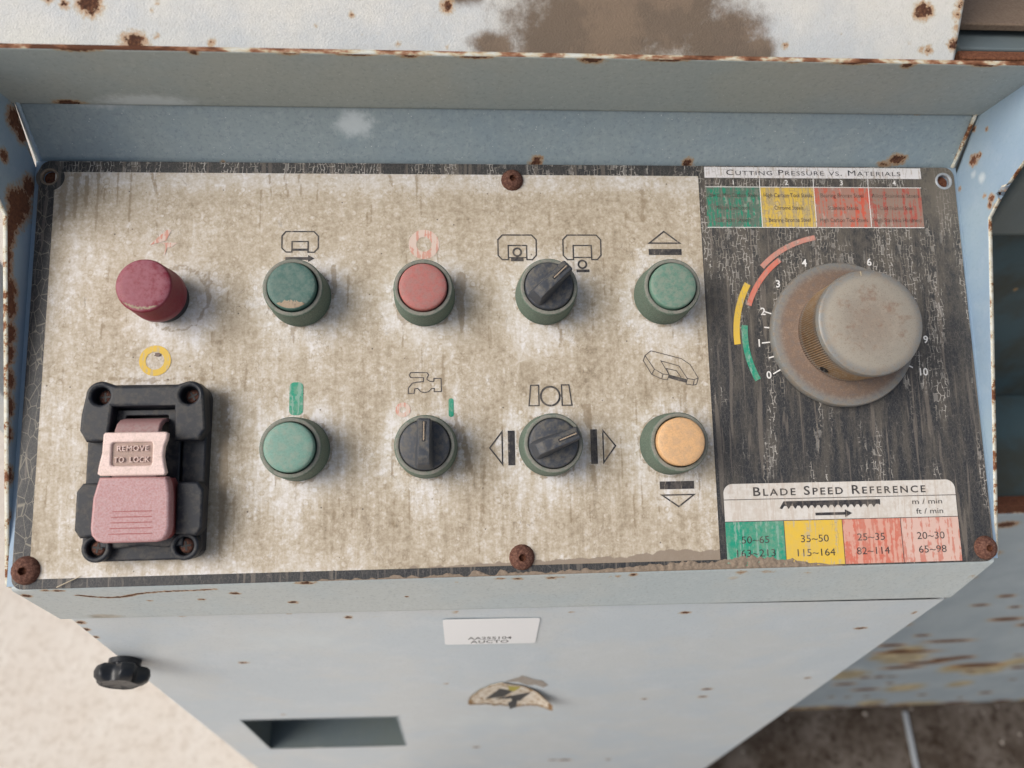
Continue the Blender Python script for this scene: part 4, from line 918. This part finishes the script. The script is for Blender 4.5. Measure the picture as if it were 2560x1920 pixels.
for sx in (-1, 1):
    xx = lambda d: -168.2 + sx * d
    ol_ = [(xx(26.9), -57.5), (xx(26.9), -74.0), (xx(24.4), -77.5), (xx(15.4), -76.5), (xx(15.4), -54.0), (xx(24.4), -54.0)]
    blk('guard_ear', [ol_ if sx > 0 else ol_[::-1]], 6.5, 14.2, 1.2)
    blk('screw_boss', [circ(xx(18.7), -81.9, 6.2, 32), circ(xx(18.7), -81.9, 3.9, 28)], 6.0, 11.5, .9)
blk('guard_foot', [[(-186, -76.5), (-150.5, -76.5), (-150.5, -82.0), (-158, -82.4), (-168.2, -81.4), (-178.5, -82.4), (-186, -82.0)]], 6.0, 10.0, .9)
blk('switch_body', [rrect(-183.0, -78, -154.0, -21.4, 1.2), rrect(-178.0, -40, -159.6, -24.2, .6)], 2.0, 8.4, .5)
bm_obj('well_floor', (lambda: (lambda b_: (bmesh.ops.create_grid(b_, x_segments=1, y_segments=1, size=.5), b_)[1])(bmesh.new()))(), M['void'], sw).matrix_local = Matrix.Translation((-.1685, -.05, .0012)) @ Matrix.Diagonal((.034, .062, 1, 1))
def phillips(x, y, z, rot):
    o = bm_obj('guard_screw', lathe([(3.3, -1), (3.3, .3), (2.9, 1.0), (1.8, 1.5), (0, 1.65)], 32), M['screw_rust'], sw, (x / 1000, y / 1000, z / 1000), angle=50)
    o.rotation_euler = (0, 0, rot)
    flat('cross_slot', [rect(-2.1, -.42, 2.1, .42), rect(-.42, -2.1, .42, -.42), rect(-.42, .42, .42, 2.1)], 1.68, M['void'], o)
for k, (x_, y_) in enumerate(((-187.0, -15.8), (-149.0, -15.8), (-186.9, -81.9), (-149.5, -81.9))): phillips(x_, y_, 7.8, (.1, .5, -.2, .15)[k])
# mauve strap rising out of the slot and running under the tag to the paddle
bm = bmesh.new(); path2 = [(-25.2, 3), (-25.6, 10), (-26.6, 14.5), (-28.6, 17.6), (-31.5, 19.3), (-36, 20.0), (-52, 20.0)]
prev = None
for y_, z_ in path2:
    hw = 9.4; ring = [bm.verts.new(((-168.6 + s_ * hw) / 1000, (y_ + o1) / 1000, (z_ + o2) / 1000)) for s_, o1, o2 in ((-1, 0, 0), (1, 0, 0), (1, -1.2, -2.6), (-1, -1.2, -2.6))]
    if prev:
        for k in range(4): bm.faces.new((prev[k], prev[(k + 1) % 4], ring[(k + 1) % 4], ring[k]))
    else: bm.faces.new(ring)
    prev = ring
bm.faces.new(prev[::-1]); bm_obj('lever_strap', bm, M['strap'], sw, angle=50, bevel=.0008)
# pale tag
tag_ol = [(-181.1, -33.6), (-180.4, -32.7), (-155.6, -32.7), (-154.3, -33.4), (-154.6, -36), (-155.6, -39), (-155.9, -43), (-155.2, -47), (-154.4, -50.2), (-155.2, -51.3), (-181.6, -51.1), (-182.8, -50.2), (-182.3, -46.5), (-181.3, -41.5), (-181.2, -37)]
tg = shape2d('lock_tag', [tag_ol[::-1], rrect(-177.4, -47.0, -160.4, -37.0, 1.2)], 19.6, 22.6, M['tag'], sw, bevel=.7)
tgo = shape2d('tag_recess', [rrect(-178.0, -47.6, -159.8, -36.4, .8)], 20.8, 21.6, M['tag_dark'], sw)
text_obj('tag_lettering', 'REMOVE', -168.6, -39.6, 2.25, M['tag'], sw, z=21.95, width=13.0, spacing=1.1, ext=.16)
text_obj('tag_lettering', 'TO  LOCK', -168.9, -44.4, 2.25, M['tag'], sw, z=21.95, width=14.6, spacing=1.1, ext=.16)
# paddle: chalky red plate, lower edge raised
pad_ol = [(-182.6, -51.7), (-155.0, -51.8), (-153.8, -54.5), (-153.0, -59.5), (-152.6, -73.0), (-153.3, -76.3), (-155.2, -78.6), (-158.0, -79.3), (-179.5, -79.3), (-182.6, -78.4), (-184.6, -76.0), (-185.2, -73.0), (-184.8, -60.5), (-183.6, -55.5)]
pd = shape2d('paddle', [pad_ol[::-1]], 15.2, 21.2, M['pad'], sw, bevel=1.3)
shape2d('paddle_skirt', [[(x_ * .97 - 168.9 * .03, y_ * .97 - 65.5 * .03) for x_, y_ in pad_ol[::-1]]], 6.0, 16.0, M['padred'], sw)
for k in range(5): shape2d('grip_rib', [rrect(-176.2 - k * .3, -66.4 - k * 2.35, -160.0 + k * .15, -66.05 - k * 2.35, .15, 3)], 21.0, 21.35, M['padred'], sw, bevel=.06)

# ================================================================== DRIED MUD on the lower edge of the panel
def mud_strip():
    xs_ = np.arange(-95, 153, .55); nv = 12; V, F = [], []
    for i, x_ in enumerate(xs_):
        hN = mnoise.fractal(Vector((x_ * .16, 3, 0)), 1.0, 2.0, 4); hh = np.interp(x_, [-95, -60, -20, 20, 48, 66, 74, 84, 96, 104, 116, 126, 140, 153], [.3, 1.0, 1.8, 1.6, 2.6, 4.4, 5.2, 3.8, 6.0, 7.4, 6.0, 4.6, 1.8, .2])
        top = -H2 + max(.15, hh * (1 + .55 * hN) * .8 + (0 if x_ > 30 else 1.4 * max(hN, -.6)))
        for j in range(nv):
            t = j / (nv - 1); y_ = (-H2 - .1) * (1 - t) + top * t
            bump_ = .28 + (.75 * min(1, hh / 4)) * (math.sin(math.pi * min(max(t, .02), .98)) ** .5) * (.55 + .9 * mnoise.fractal(Vector((x_ * .5, y_ * .5, 7)), 1.0, 2.0, 3))
            V.append((x_ / 1000, y_ / 1000, (bump_ if 0 < t < 1 else .26 if t == 1 else -.3) / 1000))
    for i in range(len(xs_) - 1):
        for j in range(nv - 1): a_ = i * nv + j; F.append((a_, a_ + nv, a_ + nv + 1, a_ + 1))
    me = bpy.data.meshes.new('dried_mud'); T = Matrix.Translation((0, 0, ZO)) @ Matrix.Rotation(TILT, 4, 'X')
    me.from_pydata([tuple(T @ Vector(v_)) for v_ in V], [], F); me.materials.append(M['mud']); me.shade_smooth()
    o = bpy.data.objects.new('dried_mud', me); link(o); o['kind'] = 'stuff'; o['label'] = 'dried brown mud caked along the bottom edge of the panel'; o['category'] = 'mud'
mud_strip()

# ================================================================== STICKERS AND SMALL THINGS ON THE FRONT
def on_front(o, x, z, lift=.0005):
    o.location = (x, fy(x) - lift, ZO + z); o.rotation_euler = (R(90), 0, -math.atan(.0175)); return o
st = on_front(shape2d('asset_label', [rrect(-26.2, -21.5, 26.2, 21.5, 2.0)], 0, .12, M['sticker']), -.0133, -.1372)
st.rotation_euler.y = R(-.4); st['label'] = 'small clean white asset label stuck on the door under the lip'; st['category'] = 'label'
text_obj('serial_text', 'AA255104', -.5, -10.6, 4.4, M['sticker_ink'], st, z=.16, width=25, bold=.008); text_obj('owner_text', 'AUCTO', -.5, -17.0, 4.9, M['sticker_ink'], st, z=.16, width=22, bold=.01, spacing=1.05)
# torn warning sticker (only the top of it is left), curling off the sheet
wo = [(-24.2, -307), (-24.2, -289.3), (-17.5, -269.3), (-10.2, -257.1), (-2.8, -251.9), (9.4, -259.1), (21.2, -272.9), (32.7, -295.9), (34, -309), (26, -307), (18, -309.3), (12, -313), (9.6, -315.8), (3.5, -311.6), (-2, -308.5), (-6.5, -310.0), (-12.4, -304.5), (-18, -306.5)]
SC = .955
def wpt(p): return (p[0] - 5, (p[1] + 280) * SC)
def tess(o, L=.0025):
    b_ = bmesh.new(); b_.from_mesh(o.data); bmesh.ops.triangulate(b_, faces=b_.faces)
    for _ in range(5):
        es_ = [e_ for e_ in b_.edges if e_.calc_length() > L]
        if not es_: break
        bmesh.ops.subdivide_edges(b_, edges=es_, cuts=1, use_grid_fill=False); bmesh.ops.triangulate(b_, faces=b_.faces)
    b_.to_mesh(o.data); b_.free()
def curl(o, amt=.0042):
    tess(o)
    for v_ in o.data.vertices:
        d_ = max(0, v_.co.x - .006); v_.co.z += amt * (d_ / .022) ** 2 + .0008 * max(0, (-.012 - v_.co.y) / .02)
wr = []
for (a_, b_) in zip(wo, wo[1:] + wo[:1]):
    for k in range(5):
        t_ = k / 5; px_, pz_ = a_[0] + (b_[0] - a_[0]) * t_, a_[1] + (b_[1] - a_[1]) * t_
        j_ = 1.5 if min(a_[1], b_[1]) < -300 else .45
        wr.append((px_ + random.uniform(-.3, .3), pz_ + (random.uniform(-j_, j_) if k else 0)))
wo = wr
ws = on_front(shape2d('warning_sticker', [[wpt(p) for p in wo]], 0, .5, M['warn']), .005, -.270)
ws['label'] = 'torn remains of a warning sticker with a black lightning bolt'; ws['category'] = 'sticker'
curl(ws)
wi = [flat('lightning_bolt', [[wpt(p) for p in q_]], .62, M['warn_ink'], ws) for q_ in ([(-4, -265), (5, -273), (-.5, -288), (-14, -294)],)]
wi.append(flat('lightning_bolt', [[wpt((-8, -295)), wpt((18, -276)), wpt((11.5, -301)), wpt((4.5, -294))], [wpt((5.5, -287.4)), wpt((9.6, -299)), wpt((9.6, -315.8)), wpt((5.3, -322)), wpt((2.8, -304.6)), wpt((5.3, -300.5))]], .62, M['warn_ink'], ws))
wi.append(flat('yellow_print', [[wpt(p) for p in [(1, -258.5), (10, -262.0), (5.8, -274.7), (2.4, -270.3)]]], .60, M['warn_yellow'], ws))
eb = []
for (a_, b_) in zip(wo, wo[1:] + wo[:1]):
    eb += stroke_polys([wpt(a_), wpt(b_)], 1.2 if min(a_[1], b_[1]) > -298 else 3.2, False)
wi.append(flat('scorched_edge', eb, .56, M['warn_edge'], ws))
for o in wi: curl(o)
rs = on_front(shape2d('glue_residue', [[(x_ - 5, (z_ + 265) * SC) for x_, z_ in [(-1, -250), (4, -244), (8, -240), (9.2, -236.1), (13, -240), (18.3, -246), (24, -250), (29, -262), (26, -268), (20, -260), (14.7, -261), (8, -252)]]], 0, .08, M['resid']), .005, -.2555, .0003)
rs['label'] = 'grey-brown glue residue just above the torn warning sticker'; rs['category'] = 'residue'
# straw lying on the lower panel border
bm = bmesh.new(); pa, pb = Vector((-.2075, -.0990, .0010)), Vector((-.1975, -.0945, .0016)); T = Matrix.Translation((0, 0, ZO)) @ Matrix.Rotation(TILT, 4, 'X')
for s_ in range(1):
    dv = (pb - pa).normalized(); n1 = dv.orthogonal().normalized() * .00022; n2 = dv.cross(n1).normalized() * .00022; rings = []
    for k in range(6):
        c_ = pa.lerp(pb, k / 5) + Vector((0, 0, .0003 * math.sin(k))); rings.append([bm.verts.new(T @ (c_ + n1 * math.cos(a_) + n2 * math.sin(a_))) for a_ in np.linspace(0, 2 * math.pi, 6)[:-1]])
    for r0, r1 in zip(rings, rings[1:]):
        for k in range(5): bm.faces.new((r0[k], r0[(k + 1) % 5], r1[(k + 1) % 5], r1[k]))
o = bm_obj('dry_straw', bm, M['straw']); o['label'] = 'thin dry straw lying on the lower left border of the panel'; o['category'] = 'straw'

# ================================================================== MACHINE BEHIND THE CABINET
hs = root('saw_housing', 'cream white machine cover behind the hood, rust spotted with a big brown dirt patch', 'machine cover', (0, .2, 0))
ca, sa = math.cos(R(50)), math.sin(R(50))
hr = [(-176.2, 89.5, 123.3, 9), (-185.9, 89, 122.7, 4), (-192, 91, 125, 5), (-178.9, 88, 121.5, 3), (-151.9, 87.8, 121.3, 2.6), (-150.8, 81.8, 114.2, 3), (-149.4, 90.2, 124.2, 3), (-160, 80.2, 112.3, 7, 1.4), (-137.7, 82.3, 114.8, 2), (-129, 80.4, 112.4, 3.6), (-113.9, 81.7, 114, 2), (-86.2, 85.2, 118.2, 2.6), (-92.9, 87.6, 121.1, 1.8), (-102.4, 89.4, 123.2, 2), (-163.5, 86.3, 119.6, 1.6), (-181.1, 85.9, 119.1, 1.5), (-119.3, 87, 120.3, 1.2),
      (-71.7, 87.9, 121.4, 3), (-32.1, 90.6, 124.7, 5.4), (-19.8, 89.7, 123.5, 2), (-37.4, 84.7, 117.5, 1.5), (-53, 81, 113.2, 3), (-32.3, 80.5, 112.6, 2.5), (-67.3, 83, 115.5, 2), (173.1, 91.9, 126.2, 7), (176, 92, 126, 5), (113.8, 82.3, 114.7, 3.4), (138.5, 85.7, 118.8, 2.2), (174.6, 82.1, 114.5, 3.2), (178.2, 81.7, 114.1, 4), (169.3, 83.5, 116.1, 2.4), (162.1, 81.2, 113.4, 2), (165.7, 83.9, 116.7, 1.5),
      (189, 91.1, 125.2, 4), (189.4, 83.5, 116.1, 5), (189.2, 87.5, 120.9, 3.4), (189.8, 93.9, 128.5, 4), (156, 87.1, 120.5, 1.2), (184.5, 81.8, 114.2, 2), (190, 97, 132, 5)]
hd = [(32, 86.7, 119.9, 30, 1.6), (60, 91, 125, 26, 1.3), (20, 82, 114, 24, 1.5), (85, 83, 115, 20, 1.3), (45, 97, 132, 40, 1.4), (100, 80.9, 112.8, 9, 1.4), (-12, 81, 113, 8, 1.6), (-70, 97, 131, 8, 1.3), (-25, 94, 129, 7, 1.6)]
H0 = (.0795, .1090); H1 = (.0795 + .09 * ca, .1090 + .09 * sa); xe0, xe1 = .1905, .1945
hr = [(q[0], q[1], q[2], q[3] * .76, *q[4:]) for q in hr]
o = ruled('cover_sheet', [(-.40, *H0), (xe0, *H0)], [(-.40, *H1), (xe1, *H1)], [480], 72, [M['housing'], M['edge']], hs, rust=hr, dust=hd, thick=.003)
o.location = (0, -.2, 0)
for x_ in (-.38, .17):
    bb = box('cover_leg', x_ - .012, x_ + .012, .12, .20, .0045, ZO + .13, M['housing'], hs, loc=(0, -.2, 0))
# lighter crust inside the dirt patch is part of the material noise
# bed and bars to the right of the cover
bed = root('machine_bed', 'dusty brown machine bed with a rusty bar, right of the white cover', 'machine bed', (.45, .3, 0))
lc = (-.45, -.3, 0)
box('rusty_bar', .196, .62, .0835, .0895, ZO + .0975, ZO + .1098, M['bar_rust'], bed, .0008, lc)
box('blue_rail', .200, .62, .0935, .125, ZO + .088, ZO + .1085, M['recess'], bed, .001, lc)
box('dusty_plate', .200, .62, .103, .32, ZO + .1115, ZO + .1150, M['brown_dust'], bed, .0008, lc)
box('bed_leg', .50, .60, .20, .32, .0045, ZO + .088, M['dark_tray'], bed, None, lc)
mb = root('machine_base', 'weathered blue-grey saw base spotted with rust, right of the cabinet', 'machine base', (.6, .3, 0))  # base of the machine alone: front sheet, chip tray, wall and feet
lc = (-.6, -.3, 0)
br_ = [(364, 0, -198, 9), (413, 0, -485, 8, 2), (471, 0, -477, 8, 3.5), (442, 0, -511, 9, 4.2), (430, 0, -505, 7, 2), (466, 0, -572, 10, 2.5), (485, 0, -556, 10, 2.6), (504, 0, -545, 12, 1.6), (520, 0, -540, 10, 1.6), (557, 0, -574.7, 15, 2.2), (494, 0, -413, 9, 2), (455, 0, -348, 6, 1.5), (443, 0, -370, 5, 2), (456, 0, -609, 7), (434, 0, -698, 5), (457, 0, -702, 5), (482, 0, -702, 5), (558, 0, -706, 7), (623, 0, -732, 5), (431, 0, -455, 6, 1.6), (484, 0, -640, 6), (618, 0, -592, 8, 1.5), (390, 0, -300, 6, 1.6), (380, 0, -250, 8, 1.4)]
for _ in range(16): br_.append((random.uniform(360, 680), 0, random.uniform(-745, -330), random.uniform(3, 10), random.uniform(1, 2.2)))
bd_ = [(random.uniform(380, 700), 0, random.uniform(-750, -380), random.uniform(12, 28), random.uniform(.8, 1.4)) for _ in range(12)] + [(random.uniform(380, 760), 0, -755, random.uniform(8, 16), 2) for _ in range(7)] + [(450, 0, -535, 26, 1.3), (540, 0, -585, 22, 1.3)]
for _ in range(18): br_.append((random.uniform(380, 760), 0, -757 + random.uniform(-2, 4), random.uniform(3, 8), random.uniform(1, 3)))
br_ = [(q[0], q[1], q[2] , q[3] * .8, (q[4] if len(q) > 4 else 1) * 1.6) for q in br_]
o = ruled('base_front', [(.24, 0, -.180), (1.0, 0, -.180)], [(.24, 0, -.762), (1.0, 0, -.762)], [300], 230, [M['base'], M['edge']], mb, rust=br_, dust=bd_, thick=.004, toward=(.5, -2, 0)); o.location = lc
box('chip_tray', .24, 1.0, .004, .34, ZO - .188, ZO - .180, M['dark_tray'], mb, .002, lc)
box('tray_kerb', .24, 1.0, .0005, .008, ZO - .1795, ZO - .168, M['rust'], mb, .001, lc)
box('inner_wall', .235, 1.0, .34, .36, ZO - .40, ZO + .088, M['dark_tray'], mb, .002, lc)
box('base_foot', .50, .60, .03, .20, .0045, ZO - .73, M['dark_tray'], mb, None, lc)
box('base_foot', .88, .98, .03, .20, .0045, ZO - .73, M['dark_tray'], mb, None, lc)
cyl = root('vice_slide', 'teal painted slide block beyond the right side plate', 'slide block', (.35, .10, ZO - .1798))
box('slide_block', -.09, .16, -.02, .10, .185, .243, M['recess'], cyl, .004)
box('slide_support', -.07, .14, .0, .08, 0, .186, M['dark_tray'], cyl, .003)
k_ = bm_obj('clamp_ball', lathe([(0, 0), (5, 0), (5, 7), (9, 10), (11.5, 16), (10, 23), (5, 27), (0, 27.5)], 40), M['bar_rust'], cyl, (-.112, -.052, .263), angle=50); k_.rotation_euler = (R(60), R(-20), 0)

# debris on the oily floor
st_ = box('broken_rod', -.0032, .0032, -.045, .045, 0, .005, M['rim'], None, .001, (.598, -.036, .0045)); st_.rotation_euler = (0, 0, R(-8)); st_['label'] = 'thin pale broken rod on the dark floor below the machine base'; st_['category'] = 'rod'
vv, ff = [], []
for _ in range(200):
    x_ = random.uniform(.05, 1.0); y_ = random.uniform(-.6, .3); r_ = random.uniform(.0012, .005) * random.random() + .001; a_ = random.uniform(0, 3.14); k0 = len(vv)
    for q_ in range(5): vv.append((x_ + r_ * math.cos(a_ + q_ * 1.256) * random.uniform(.6, 1.3), y_ + r_ * math.sin(a_ + q_ * 1.256) * random.uniform(.6, 1.3), .0045))
    vv.append((x_, y_, .0045 + r_ * .7))
    for q_ in range(5): ff.append((k0 + q_, k0 + (q_ + 1) % 5, k0 + 5))
o = mesh_obj('metal_chips', vv, ff, M['resid']); o['kind'] = 'stuff'; o['label'] = 'scattered pale metal chips on the dark dirty floor'; o['category'] = 'chips'
